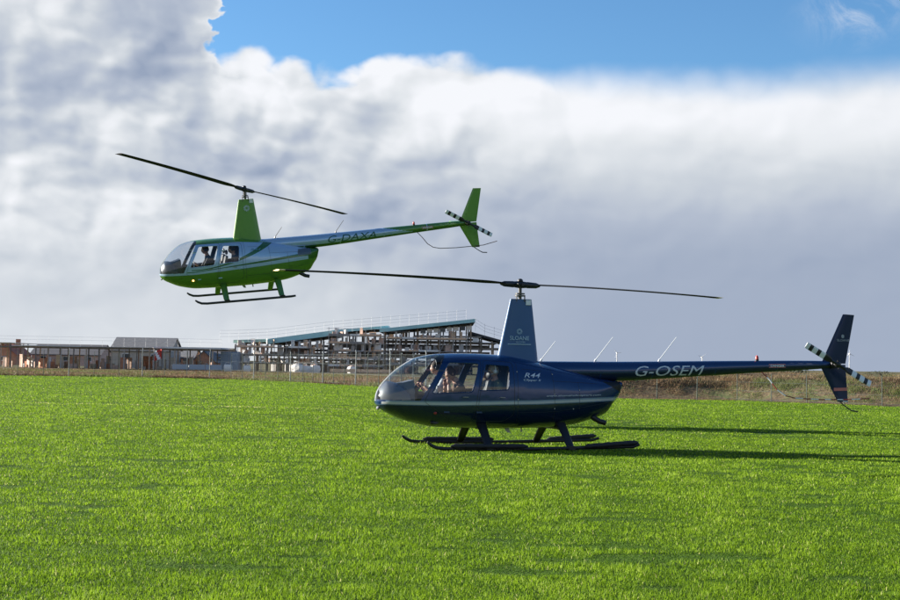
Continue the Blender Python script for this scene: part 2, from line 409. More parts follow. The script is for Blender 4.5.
    for x in (-1.55, -2.6, -3.9, -5.2):            # riveted joint bands
        zt, zb = TT(x), TB(x); c = (zt+zb)/2; r = (zt-zb)/2+.0015
        q = MB(); q.tube([(x+.012, 0, c), (x-.012, 0, c)], r, 36); q.build('joint_band', S_['boom_mats'][0], boom, True)
    def by(x, z):
        zt, zb = TT(x), TB(x); c = (zt+zb)/2; r = (zt-zb)/2; return sqrt(max(r*r-(z-c)**2, 1e-5))
    lettering('registration', S_['reg'], -2.24, -3.66, 1.35+S_['reg_z'], 1.54+S_['reg_z'], lambda x, z: by(x, z), S_['reg_ink'], boom, .26, .0, drop=.038, off=.004)
    for sd in (1, -1):
        pm = MB(); v = []; f = []
        for k in range(9):
            x = -5.03-.36*k/8
            for z in (1.555+.01*k/8, 1.625+.01*k/8): v.append((x, sd*(by(x, z)+.004), z))
        pm.add(v, [(2*k, 2*k+2, 2*k+3, 2*k+1) for k in range(8)])
        pm.build('danger_placard', pinkred, boom)
    lettering('placard_lettering', 'DANGER', -5.06, -5.36, 1.572, 1.618, by, white, boom, 0, .02, off=.008)
    # beacon
    bc = MB(); bc.tube([(-4.83, 0, 1.68), (-4.83, 0, 1.715)], .035, 12, 0); bc.tube([(-4.83, 0, 1.715), (-4.83, 0, 1.76), (-4.83, 0, 1.79)], [.032, .03, .012], 12, 1)
    bc.build('beacon', [black, red], boom, True)
    # whip antennas
    for (x, z, L_) in S_['whips']:
        w = MB(); w.tube([(x, 0, z-.02), (x-.02, 0, z+.02)], .02, 8); w.tube([(x-.01, 0, z+.01), (x-L_*.62, 0, z+L_*.78)], [.0085, .006], 6)
        w.build('whip_antenna', white if S_['whip_white'] else black, boom, True)
    # ---- fins
    def fin(name, P_, M_, th=.035, lead=None):
        # P_: le_bottom, le_top, te_top, te_bottom in (x,z), symmetric thin section
        mb = MB(); K = 10; nn = 9
        for k in range(K+1):
            t = k/K; le = Vector(P_[0]).lerp(Vector(P_[1]), t); te = Vector(P_[3]).lerp(Vector(P_[2]), t)
            for j in range(nn):
                u = j/(nn-1); p = le.lerp(te, u); y = th*(2.6*(sqrt(u)-u)+.02+.12*(1-u) if 0 < u < 1 else .002)
                mb.v.append((p[0], y, p[1]))
            for j in range(nn):
                u = j/(nn-1); p = le.lerp(te, u); y = th*(2.6*(sqrt(u)-u)+.02+.12*(1-u) if 0 < u < 1 else .002)
                mb.v.append((p[0], -y, p[1]))
        W = 2*nn
        for k in range(K):
            for j in range(nn-1):
                mb.f.append((k*W+j, k*W+j+1, (k+1)*W+j+1, (k+1)*W+j)); mb.f.append((k*W+nn+j, (k+1)*W+nn+j, (k+1)*W+nn+j+1, k*W+nn+j+1)); mb.m += [0, 0]
            mb.f.append((k*W, (k+1)*W, (k+1)*W+nn, k*W+nn)); mb.f.append((k*W+nn-1, k*W+W-1, (k+1)*W+W-1, (k+1)*W+nn-1)); mb.m += [0, 0]
        for k in (0, K):
            mb.f.append(tuple(k*W+j for j in range(nn))+tuple(k*W+nn+j for j in range(nn-1, -1, -1))); mb.m.append(0)
        return mb.build(name, M_, root, True)
    uf = fin('upper_fin', [(-6.21, 1.66), (-6.68, 2.64), (-6.93, 2.63), (-6.74, 1.66)], S_['fin'])
    lf = fin('lower_fin', [(-6.17, 1.64), (-6.57, .91), (-6.80, .90), (-6.74, 1.64)], S_['fin'])
    if S_['fin_text']: lettering('fin_lettering', S_['fin_text'], -6.53, -6.80, 2.10, 2.145, lambda x, z: .03, S_['fin_ink'], uf, 0, .01, off=.008)
    for sd in (1, -1):
        if not S_['fin_text']: break
        e = MB(); v = [(-6.66+.035*cos(a*pi/3+.5), sd*.035, 2.20+.04*sin(a*pi/3+.5)) for a in range(6)]; e.add(v, [tuple(range(6))])
        e.build('fin_emblem', S_['fin_ink'], uf)
        e = MB(); e.add([(-6.47, sd*.034, 1.12), (-6.76, sd*.034, 1.13), (-6.76, sd*.034, 1.19), (-6.47, sd*.034, 1.18)], [(0, 1, 2, 3)])
        e.build('fin_placard', pinkred, lf)
    e = MB(); e.box(-6.79, -6.60, -.022, .022, .905, .93); e.build('fin_tip_strip', silver_txt if S_['whip_white'] else black, lf)
    # horizontal stabiliser on the starboard side
    hs = MB(); hs.add([(-6.12, -.05, 1.67), (-6.17, -.92, 1.67), (-6.46, -.92, 1.665), (-6.50, -.05, 1.665), (-6.12, -.05, 1.64), (-6.17, -.92, 1.645), (-6.46, -.92, 1.65), (-6.50, -.05, 1.65)],
                      [(0, 1, 2, 3), (7, 6, 5, 4), (0, 4, 5, 1), (1, 5, 6, 2), (2, 6, 7, 3), (3, 7, 4, 0)]).build('horizontal_stabiliser', S_['fin'], root)
    # tail rotor
    hx, hz = -6.41, 1.64
    tr = MB(); tr.tube([(hx, .03, hz), (hx, .31, hz)], .03, 10); tr.ball((hx, .29, hz), (.07, .05, .06), 10, 6); tr.tube([(hx-.02, .0, hz), (hx-.02, .16, hz)], .075, 12)
    ta = S_['tail_ang']; td = Vector((cos(ta), 0, sin(ta))); tp = Vector((-sin(ta), 0, cos(ta)))
    c = Vector((hx, .30, hz)); tr.tube([c-td*.17, c+td*.17], .03, 8); tr.tube([c+tp*.07+td*.05, c-tp*.07-td*.05], .014, 6)
    tail = tr.build('tail_rotor', black, root, True)
    for sg in (1, -1):
        mb = MB(); N = 24
        for k in range(N+1):
            r = .15+.64*k/N; ch = .125 if k > 3 else .05+.075*k/3; cc = c+td*sg*r+Vector((0, .02*r, 0))
            for (a, b) in ((.5, 0), (.2, .5), (-.5, .05), (-.5, -.05), (.2, -.5)):
                mb.v.append(tuple(cc+tp*sg*(a*ch)+Vector((0, b*.022+a*ch*.18, 0))))
        for k in range(N):
            t = k/N; mi = 0 if t < .28 else (1 if int((t-.28)/.145) % 2 == 0 else 0)
            for j in range(5): mb.f.append((k*5+j, k*5+(j+1) % 5, (k+1)*5+(j+1) % 5, (k+1)*5+j)); mb.m.append(mi)
        mb.f.append(tuple(range(5))); mb.m.append(0); mb.f.append(tuple(N*5+j for j in range(5))); mb.m.append(1)
        mb.build('tail_rotor_blade', [black, white], tail, False)
    # guard and tail skid
    g = MB(); P_ = [(-4.90, .05, 1.48), (-5.02, .16, 1.32), (-5.15, .22, 1.13), (-5.30, .27, 1.02), (-5.50, .29, .975), (-6.0, .28, .955), (-6.60, .16, .955), (-6.85, .2, .965), (-7.12, .26, .985)]
    if not S_['whip_white']: P_[-1] = (-7.25, .3, 1.06)
    pts = []
    for k in range(len(P_)-1):
        n_ = max(1, int((Vector(P_[k+1])-Vector(P_[k])).length/.075))
        pts += [Vector(P_[k]).lerp(Vector(P_[k+1]), q/n_) for q in range(n_)]
    pts.append(Vector(P_[-1]))
    for k in range(len(pts)-1): g.tube([pts[k], pts[k+1]], .0105, 6, (k//2) % 2)
    g.build('tail_rotor_guard', S_['guard'], root, True)
    MB().tube([(-6.60, 0, .93), (-6.70, 0, .85), (-6.80, 0, .78), (-6.88, 0, .735), (-7.02, 0, .72)], [.012, .012, .012, .014, .014], 6).build('tail_skid', black, root, True)
    # ---- landing gear
    for sd in (1, -1):
        sk = MB(); fr, re = S_['skid']
        sk.tube([(fr, sd*S_['track'], .15), (fr-.07, sd*S_['track'], .095), (fr-.17, sd*S_['track'], .05), (fr-.32, sd*S_['track'], .035), (0, sd*S_['track'], .035), (re+.12, sd*S_['track'], .035+S_['lift']*.6), (re, sd*S_['track'], .045+S_['lift'])], [.02, .03, .032, .032, .032, .032, .028], 10)
        sko = sk.build('skid', black, root, True)
        if S_['floats']:
            for (a, b, la, lb) in ((1.56, .15, 0, 0), (-.92, re+.04, .0, S_['lift'])):
                fb = MB(); K = 16; pts = []; rd = []
                for k in range(K+1):
                    t = k/K; pts.append((a+(b-a)*t, sd*(S_['track']+.05), .085+(la+(lb-la)*t))); rd.append(  .043*(min(1, sqrt(max(0, min(t, 1-t))*14)+.25))+.004*sin(k*2.1))
                fb.tube(pts, rd, 12)
                for k in (3, 7, 11, 14): fb.tube([Vector(pts[k])+Vector((.012, 0, 0)), Vector(pts[k])-Vector((.012, 0, 0))], rd[k]+.004, 12, 1)
                fb.build('float_bag', [mat('float_cover_black', (.02, .02, .022), .7, bump=.4, noise=.2), black], sko, True)
    for lx in (.84, -.68):
        ct = MB()
        ct.tube([(lx, y, .37+.02*cos(y*2)) for y in (-.50, -.25, 0, .25, .50)], .045, 8, 0).build('cross_tube', black, root, True)
        for sd in (1, -1):
            st = MB(); st.tube([(lx, sd*.44, .46), (lx, sd*.56, .39), (lx, sd*.76, .25), (lx, sd*.96, .10), (lx, sd*S_['track'], .035)], [.095, .09, .082, .075, .06], 12, 0, (.42, (1, 0, 0)))
            s_ = st.build('strut', S_['strut'], root, True)
            MB().box(lx-.075, lx+.055, sd*S_['track']-.04, sd*S_['track']+.04, .018, .09).build('strut_foot', black, s_)
    # ---- belly bits
    MB().add([(.28, -.006, .36), (.18, -.006, .36), (.15, -.006, .27), (.21, -.006, .27), (.28, .006, .36), (.18, .006, .36), (.15, .006, .27), (.21, .006, .27)],
             [(0, 1, 2, 3), (7, 6, 5, 4), (0, 4, 5, 1), (1, 5, 6, 2), (2, 6, 7, 3), (3, 7, 4, 0)]).build('blade_antenna', steel, root)
    MB().tube([(-.02, .12, .37), (-.03, .12, .29)], .016, 8).build('drain_pipe', steel, root, True)
    MB().tube([(-1.30, .22, .62), (-1.50, .26, .50), (-1.62, .27, .47)], [.05, .05, .048], 12).build('exhaust_pipe', black, root, True)
    y = side_y(1.75, .62)
    for sd in (1, -1):
        nl = MB(); nl.ball((1.72, sd*side_y(1.72, .64), .64), (.032, .022, .026), 10, 6)
        nl.build('navigation_light', S_['nav'], root, True)
    ll = MB(); ll.ball((2.655, 0, .70), (.03, .07, .035), 12, 8); ll.build('landing_light', mat('lamp_lens', (.25, .26, .28), .1, .3), root, True)
    # tail-cone shroud: dark engine opening under the boom
    # lettering on the cowling
    for txt, a, b, c_, d_, sh, dr in S_['cowl_text']:
        lettering('cowling_lettering', txt, a, b, c_, d_, side_y, S_['cowl_ink'], body, sh, .004, drop=dr, off=.005)
    # ---- cabin interior
    fl = MB(); fl.add([(x, s*.8*side_y(x, .60), .55) for x in (2.1, 1.8, 1.3, .7, .12) for s in (1, -1)], [(2*k, 2*k+1, 2*k+3, 2*k+2) for k in range(4)]).build('cabin_floor', mat('cabin_carpet', (.05, .05, .055), .9), root)
    fwv = []
    for k in range(40):
        a = 2*pi*k/40; zc = 1.02; w = .60; h = .64
        rr = (abs(cos(a))**2.3+abs(sin(a))**2.3)**(-1/2.3); fwv.append((.10, w*cos(a)*rr*.99, zc+h*sin(a)*rr*.97))
    obj('rear_bulkhead', fwv, [tuple(range(40))], mat('cabin_trim', (.06, .06, .065), .8), root)
    co = MB()
    co.add([(2.30, -.11, .60), (2.30, .11, .60), (1.98, .13, .56), (1.98, -.13, .56), (2.34, -.10, 1.16), (2.34, .10, 1.16), (2.02, .12, 1.20), (2.02, -.12, 1.20)],
           [(3, 2, 1, 0), (4, 5, 6, 7), (0, 1, 5, 4), (1, 2, 6, 5), (2, 3, 7, 6), (3, 0, 4, 7)], 0)
    co.add([(2.55, -.20, .80), (2.55, .20, .80), (2.02, .24, .80), (2.02, -.24, .80), (2.40, -.16, 1.13), (2.40, .16, 1.13), (2.04, .20, 1.22), (2.04, -.20, 1.22)],
           [(3, 2, 1, 0), (4, 5, 6, 7), (0, 1, 5, 4), (1, 2, 6, 5), (2, 3, 7, 6), (3, 0, 4, 7)], 0)
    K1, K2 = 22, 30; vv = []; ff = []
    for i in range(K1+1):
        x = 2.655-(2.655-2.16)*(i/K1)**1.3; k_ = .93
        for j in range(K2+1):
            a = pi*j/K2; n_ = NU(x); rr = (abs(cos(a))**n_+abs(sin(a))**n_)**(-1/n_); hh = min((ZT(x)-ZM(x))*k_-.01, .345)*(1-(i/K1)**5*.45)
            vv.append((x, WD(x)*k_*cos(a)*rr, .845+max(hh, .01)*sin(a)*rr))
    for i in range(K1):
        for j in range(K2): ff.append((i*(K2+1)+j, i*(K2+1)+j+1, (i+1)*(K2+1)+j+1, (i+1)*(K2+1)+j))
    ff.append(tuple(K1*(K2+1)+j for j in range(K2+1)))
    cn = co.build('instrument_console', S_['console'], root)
    gsd = MB(); gsd.add(vv, ff); gsd.build('console_glare_dome', S_['console'], cn, True)  # added dome; on the navy helicopter its grey stands in for nose glass glare
    for a in (-.13, 0, .13):
        for z in (1.0, 1.12): MB().tube([(2.03, a, z), (2.012, a, z)], .045, 14).build('dial', dial_m, cn)
    cy = MB(); cy.tube([(1.72, 0, .50), (1.70, 0, 1.0), (1.62, 0, 1.10)], .016, 8); cy.tube([(1.62, -.30, 1.11), (1.62, .30, 1.11)], .013, 8)
    for s in (1, -1): cy.tube([(1.62, s*.30, 1.13), (1.63, s*.30, .99)], .02, 8)
    cy.build('cyclic_stick', mat('stick_grey', (.45, .45, .45), .5), root, True)
    for (sx, sy, ht) in ((1.02, .30, 1), (1.02, -.30, 1), (.34, .29, 0), (.34, -.29, 0)):
        s_ = MB(); s_.box(sx-.22, sx+.27, sy-.22, sy+.22, .505, .66); seat = s_.build('seat', seat_m, root)
        bv = seat.modifiers.new('bevel', 'BEVEL'); bv.width = .03; bv.segments = 3
        b_ = MB(); tx = sx-.26
        b_.add([(tx, sy-.21, .64), (tx, sy+.21, .64), (tx+.11, sy+.21, .64), (tx+.11, sy-.21, .64), (tx-.12, sy-.17, 1.24), (tx-.12, sy+.17, 1.24), (tx-.04, sy+.17, 1.24), (tx-.04, sy-.17, 1.24)],
               [(3, 2, 1, 0), (4, 5, 6, 7), (0, 1, 5, 4), (1, 2, 6, 5), (2, 3, 7, 6), (3, 0, 4, 7)])
        bk = b_.build('backrest', seat_m, seat); bv = bk.modifiers.new('bevel', 'BEVEL'); bv.width = .03; bv.segments = 3
        if not S_['whip_white'] or ht:
            MB().ball((tx-.09, sy, 1.33), (.04, .11, .07), 12, 8).build('headrest', seat_m, seat, True)
    if S_['nose'] != 1:
        def walk(o):
            for ch in o.children:
                if ch.name.split('.')[0] not in ('main_rotor', 'skid', 'tail_boom', 'mast'):
                    if ch.type == 'MESH':
                        me = ch.data; co_ = np.empty(len(me.vertices)*3, np.float32); me.vertices.foreach_get('co', co_); c3 = co_.reshape(-1, 3)
                        q = c3[:, 0] > 1.3; c3[q, 0] = 1.3+(c3[q, 0]-1.3)*S_['nose']; me.vertices.foreach_set('co', c3.ravel()); me.update()
                    walk(ch)
        walk(root)
    return root

# ------------------------------------------------------------------ seated people
def person(root, label, loc, shirt, trousers, hairc=(.05, .025, .015), lean=.0, pose='rest', headset=None, turn=0.0, shirt2=None, bow=0.0):
    """figure sitting with the hip at the origin, facing +x, built in the helicopter's own frame"""
    M = root.matrix_basis if False else Matrix.LocRotScale(root.location, root.rotation_euler, (1, 1, 1))
    p = bpy.data.objects.new('person', None)
    bpy.data.objects.remove(p)
    me = bpy.data.meshes.new('person')
    J = {}; E_ = []
    def v(n, co, r, m_): J[n] = (Vector(co), r, m_)
    l = lean
    v('pelvis', (0, 0, .02), .125, 1); v('waist', (.02+l*.2, 0, .17), .115, 0); v('chest', (.03+l*.6, 0, .36), .135, 0); v('neckb', (.03+l, 0, .49), .07, 0); v('neck', (.05+l*1.1, 0, .56), .052, 2)
    v('head0', (.065+l*1.2+bow*.3, 0, .63), .07, 2)
    E_ += [('pelvis', 'waist'), ('waist', 'chest'), ('chest', 'neckb'), ('neckb', 'neck'), ('neck', 'head0')]
    hands = []
    for s, n in ((1, 'l'), (-1, 'r')):
        v('hip'+n, (.05, s*.09, .0), .095, 1); v('knee'+n, (.44, s*.13, .06), .062, 1); v('shin'+n, (.50, s*.13, -.12), .052, 1); v('ank'+n, (.56, s*.12, -.20), .04, 1); v('toe'+n, (.68, s*.13, -.20), .035, 3)
        E_ += [('pelvis', 'hip'+n), ('hip'+n, 'knee'+n), ('knee'+n, 'shin'+n), ('shin'+n, 'ank'+n), ('ank'+n, 'toe'+n)]
        v('sh'+n, (.03+l*.9, s*.17, .43), .066, 0)
        E_ += [('neckb', 'sh'+n)]
        if pose == 'face' and s == 1: el, wr = (.22+l, .21, .24), (.19+l*1.25, .12, .50)
        elif pose == 'face': el, wr = (.22+l, -.17, .24), (.22+l*1.25, -.05, .47)
        elif pose == 'control': el, wr = (.20+l, s*.22, .20), ((.45, -.03+.1*s, .36) if s == 1 else (.46, -.12, .33))
        else: el, wr = (.08+l*.5, s*.24, .19), (.28, s*.13, .13)
        v('el'+n, el, .045, 0); v('wr'+n, wr, .03, 2)
        E_ += [('sh'+n, 'el'+n), ('el'+n, 'wr'+n)]
        hands.append((Vector(el), Vector(wr)))
    names = list(J); bm_v = [J[n][0] for n in names]
    me.from_pydata([tuple(q) for q in bm_v], [(names.index(a), names.index(b)) for a, b in E_], [])
    o = bpy.data.objects.new('person', me); COL.objects.link(o)
    sm = o.modifiers.new('skin', 'SKIN'); sm.use_smooth_shade = True
    sv = me.skin_vertices[0].data
    for i, n in enumerate(names): sv[i].radius = (J[n][1], J[n][1]*(1.0 if n[:2] in ('hi', 'kn', 'sh', 'an', 'to', 'el', 'wr') else 1.0))
    sv[0].use_root = True
    ss = o.modifiers.new('subdiv', 'SUBSURF'); ss.levels = 2; ss.render_levels = 2
    dg = bpy.context.evaluated_depsgraph_get(); ev = o.evaluated_get(dg).to_mesh()
    mb = MB(); vs = [q.co.copy() for q in ev.vertices]; fs = [tuple(q.vertices) for q in ev.polygons]
    pos = bm_v; kinds = [J[n][2] for n in names]
    mi = []
    for f in fs:
        c = sum((vs[i] for i in f), Vector())/len(f); best = min(range(len(names)), key=lambda k: (pos[k]-c).length-J[names[k]][1])
        # limbs between joints take the colour of the nearer joint
        mi.append(kinds[best] if names[best][:2] != 'el' else 0)
    mb.v = [tuple(q) for q in vs]; mb.f = fs; mb.m = mi
    o.evaluated_get(dg).to_mesh_clear(); bpy.data.objects.remove(o)
    # head with face
    hc = Vector((.085+l*1.25+bow, 0, .70-bow*.4)); hr = Matrix.Rotation(bow*4, 3, 'Y') @ Matrix.Rotation(turn, 3, 'Z')
    if turn: hr = Matrix.Rotation(turn, 3, 'Z') @ Matrix.Rotation(bow*4, 3, 'Y')
    n0 = len(mb.v); nu, nv = 20, 16
    for i in range(nv+1):
        th = pi*i/nv
        for j in range(nu):
            ph = 2*pi*j/nu; x, y, z = sin(th)*cos(ph), sin(th)*sin(ph), cos(th)
            px = x*.098; py = y*.077*(1-.18*max(0, -z)); pz = z*.118
            if x > 0: px += .012*max(0, -z)*(1-abs(y))           # jaw
            if x > .8 and abs(y) < .3 and -.35 < z < .12: px += .020*(1-abs(y)/.3)*(1-abs(z+.12)/.3)   # nose
            if x > .75 and .2 < abs(y) < .5 and 0 < z < .25: px -= .008  # eye sockets
            q = hr @ Vector((px, py, pz)); mb.v.append(tuple(hc+q))
    for i in range(nv):
        for j in range(nu):
            mb.f.append((n0+i*nu+j, n0+(i+1)*nu+j, n0+(i+1)*nu+(j+1) % nu, n0+i*nu+(j+1) % nu)); mb.m.append(2)
    def H(x, y, z): return hc+hr @ Vector((x, y, z))
    for s in (1, -1):
        mb.ball(H(.084, s*.030, .012), .010, 8, 6, 4); mb.ball(H(0, s*.078, .0), (.018, .010, .028), 8, 6, 2)
        mb.tube([H(.090, s*.045, .030), H(.096, s*.018, .032)], .005, 5, 5)
    mb.tube([H(.094, .024, -.052), H(.102, 0, -.053), H(.094, -.024, -.052)], .006, 6, 6)
    # hands: palm, four fingers and thumb
    for k, (el, wr) in enumerate(hands):
        d = (wr-el).normalized(); sidev = Vector((0, 0, 1)).cross(d).normalized(); nrm = d.cross(sidev)
        s = 1 if k == 0 else -1
        mb.tube([wr-d*.01, wr+d*.035, wr+d*.085], [.024, .036, .034], 10, 2, (.5, tuple(sidev)))
        for q, (o_, ln) in enumerate(((-.026, .062), (-.009, .075), (.009, .071), (.026, .055))):
            b = wr+d*.08+sidev*o_
            mb.tube([b, b+d*ln*.45-nrm*.008, b+d*ln*.8-nrm*.026, b+d*ln*.85-nrm*.045], [.0092, .009, .0082, .006], 7, 2)
        b = wr+d*.03-sidev*s*.03
        mb.tube([b, b+d*.03-sidev*s*.025, b+d*.055-sidev*s*.03-nrm*.01], [.012, .0105, .008], 7, 2)
    loc = Vector(loc)
    TV = [M @ (Vector(q)+loc) for q in mb.v]
    base = M @ loc
    sh = mat('cloth_%02d%02d%02d' % tuple(int(c*99) for c in shirt), shirt, .85, noise=.25, nscale=20, bump=.3)
    trm = mat('cloth_%02d%02d%02d' % tuple(int(c*99) for c in trousers), trousers, .85, noise=.2, nscale=20)
    body = obj('person', [q-base for q in TV], mb.f, [sh, trm, skin_m, black, white, mat('brow_brown', (.06, .03, .02), .8), mat('lips', (.35, .12, .10), .5)], None, True, mb.m)
    body.location = base; tag(body, label, 'person')
    # hair
    hm = MB(); nu, nv = 22, 10
    for i in range(nv+1):
        th = (pi*.60)*i/nv
        for j in range(nu):
            ph = 2*pi*j/nu; fr = max(0, cos(ph)); t2 = th*(1-.42*fr**2); jit = 1+.03*sin(ph*7+i)
            x, y, z = sin(t2)*cos(ph), sin(t2)*sin(ph), cos(t2); hm.v.append(tuple(H(x*.106*jit-.006, y*.086*jit, z*.130*jit+.004)))
    for i in range(nv):
        for j in range(nu): hm.f.append((i*nu+j, (i+1)*nu+j, (i+1)*nu+(j+1) % nu, i*nu+(j+1) % nu)); hm.m.append(0)
    hh = obj('hair', [M @ (Vector(q)+loc)-base for q in hm.v], hm.f, mat('hair_%02d' % int(hairc[0]*99), hairc, .75, bump=.5, nscale=60), body, True)
    if headset:
        g = MB()
        g.tube([H(0, .098*cos(a), .02+.128*sin(a)) for a in [pi*k/12 for k in range(13)]], .012, 8)
        for s in (1, -1): g.tube([H(0, s*.075, -.005), H(0, s*.112, -.005)], .036, 12)
        g.tube([H(.02, .10, -.03), H(.09, .06, -.06), H(.112, .02, -.055)], .004, 5)
        obj('headset', [M @ (Vector(q)+loc)-base for q in g.v], g.f, headset, body, True)
    if shirt2:                                      # open collar of another colour
        g = MB(); c = Vector((.05+l*1.05, 0, .525)); g.tube([c+Vector((.062*cos(a), .062*sin(a), .012*cos(a))) for a in [2*pi*k/12 for k in range(13)]], .018, 8)
        obj('collar', [M @ (Vector(q)+loc)-base for q in g.v], g.f, mat('collar_blue', shirt2, .8), body, True)
    return body

# ------------------------------------------------------------------ the two liveries
dark_open = mat('dark_opening', (.006, .006, .007), .6, back=M_int)
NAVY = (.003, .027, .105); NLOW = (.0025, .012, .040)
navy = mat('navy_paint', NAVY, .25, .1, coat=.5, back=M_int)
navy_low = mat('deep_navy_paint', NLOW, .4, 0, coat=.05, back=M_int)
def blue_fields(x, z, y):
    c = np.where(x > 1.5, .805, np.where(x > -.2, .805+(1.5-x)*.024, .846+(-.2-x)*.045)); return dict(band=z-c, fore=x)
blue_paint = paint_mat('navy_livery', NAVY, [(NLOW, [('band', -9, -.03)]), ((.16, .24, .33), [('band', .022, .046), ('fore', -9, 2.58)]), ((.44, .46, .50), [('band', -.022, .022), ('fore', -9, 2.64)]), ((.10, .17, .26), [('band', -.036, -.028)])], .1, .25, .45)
def blue_scheme(x, z, y):
    return 1 if (-1.88 < x < -1.42 and abs(y) > .1 and z < 1.24 and z > 1.31-(-1.40-x)*.55) else 0
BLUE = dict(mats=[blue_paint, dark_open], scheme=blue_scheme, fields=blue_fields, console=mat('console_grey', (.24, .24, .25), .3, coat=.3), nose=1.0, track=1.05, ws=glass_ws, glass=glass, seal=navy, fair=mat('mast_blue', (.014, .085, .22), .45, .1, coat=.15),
            mast_ink=mat('pale_blue_ink', (.35, .5, .62), .5), mast_text=[('SLOANE', .215, -.155, 1.985, 2.06), ('HELICOPTERS', .10, -.08, 1.935, 1.96)], emblem=(.03, 2.145, .055),
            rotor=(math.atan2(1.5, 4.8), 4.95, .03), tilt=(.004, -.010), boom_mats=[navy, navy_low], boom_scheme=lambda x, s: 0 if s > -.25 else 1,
            reg='G-OSEM', reg_z=0, reg_ink=silver_txt, whips=[(-.42, 1.62, .46), (-1.49, 1.63, .58), (-2.78, 1.655, .58)], whip_white=True,
            fin=mat('fin_navy', (.003, .016, .06), .4, .0, coat=.15, spec=.3), fin_text='SLOANE', fin_ink=mat('fin_ink', (.3, .33, .38), .5),
            tail_ang=R(28), guard=[mat('guard_red', (.30, .05, .04), .5), white], skid=(1.97, -1.98), lift=.075, floats=True, strut=black,
            nav=mat('nav_red', (.3, .02, .02), .2), cowl_text=[('R44', .07, -.255, 1.30, 1.385, .35, -.005), ('Clipper II', .09, -.25, 1.225, 1.275, .3, -.005),
            ('www.sloanehelicopters.com', -.35, -1.46, .945, .985, .2, .03)], cowl_ink=silver_txt)
GR = (.085, .215, .03); GRD = (.03, .12, .025); SKB = (.33, .47, .64)
gr = mat('lime_green_paint', GR, .25, .2, coat=.7, back=M_int)
gr_sunlit = mat('lime_green_sunlit', (.13, .30, .05), .4, 0, coat=.4)  # same green lightened for mast and fins, sunlight put into the colour
gr_dark = mat('mid_green_paint', GRD, .3, .2, coat=.5, back=M_int)
sky_b = mat('ice_blue_paint', SKB, .25, .3, coat=.8, back=M_int)
def green_fields(x, z, y):
    low = .80+np.maximum(0, 1.6-x)*.055
    roof = np.where(x > .35, 1.60, 1.60-(.35-x)*.10)
    l1 = .865+np.maximum(0, 1.7-x)*.078; w1 = .011+np.maximum(0, .8-x)*.015
    t = np.maximum(0, 1.6-x)/2.2; l2 = .92+.66*t**2.0; w2 = .012+.085*t**2.3
    return dict(low=z-low, roof=z-roof, swoop=(z-l2)/w2, line=(z-l1)/w1, fore=x)
green_paint = paint_mat('green_livery', SKB, [(GR, [('roof', 0, 9), ('fore', -.62, 2.3)]), (GRD, [('line', -1, 1), ('fore', -9, 1.9)]), (GRD, [('swoop', -1, 1), ('fore', -9, 1.75)]), (GRD, [('fore', -9, -1.60)]), (GR, [('low', -9, 0)])], .2, .24, .7)
def green_scheme(x, z, y):
    return 1 if (-1.70 < x < -1.30 and 1.10 < z < 1.27 and abs(y) > .1 and x < -1.28-(z-1.10)*.3) else 0
GREEN = dict(mats=[green_paint, mat('cowl_grille_grey', (.10, .13, .16), .5, .3, back=M_int)], scheme=green_scheme, fields=green_fields, console=mat('console_black', (.02, .02, .022), .35), nose=.86, track=1.08, ws=glass_g, glass=glass_clear, seal=sky_b, fair=gr_sunlit,
             mast_ink=mat('pale_ink', (.55, .65, .7), .5), mast_text=[], emblem=(-.01, 2.50, .085),
             rotor=(math.atan2(3.4, 3.53), 5.03, .02), tilt=(.241, -.215), boom_mats=[sky_b, gr_dark, gr], boom_scheme=lambda x, s: (0 if s > -.5 and x > -4.5+.6*s else (2 if s > -.35 else 1)),
             reg='G-DAXA', reg_z=.02, reg_ink=mat('dark_green_ink', (.015, .09, .05), .5), whips=[(-.75, 1.62, .36), (-2.5, 1.645, .42)], whip_white=False,
             fin=gr_sunlit, fin_text='', fin_ink=mat('fin_ink_green', (.05, .2, .05), .5), tail_ang=R(30), guard=[mat('guard_dark', (.05, .03, .03), .5), mat('guard_brown', (.12, .06, .05), .5)],
             skid=(1.70, -1.05), lift=0, floats=False, strut=gr, nav=mat('nav_lit', (.8, .3, .1), .2, emit=(1, .42, .12), estr=2.2), cowl_text=[('R44', .03, -.26, 1.34, 1.40, .3, -.01)], cowl_ink=mat('cowl_ink_green', (.08, .2, .25), .5))

BP = at(519, 365, 25.5); BP.z = 0
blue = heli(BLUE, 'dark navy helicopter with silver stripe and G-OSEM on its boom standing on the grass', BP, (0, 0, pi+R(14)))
def hrot(y, p, r):
    m_ = Matrix.Rotation(y, 3, 'Z') @ Matrix.Rotation(-p, 3, 'Y') @ Matrix.Rotation(r, 3, 'X'); return m_.to_euler()
GP = Vector((-5.58, 38.6, 3.32))
green = heli(GREEN, 'green and pale blue helicopter hovering in the air above the field', GP, hrot(R(196), R(-6.6), R(-8)))

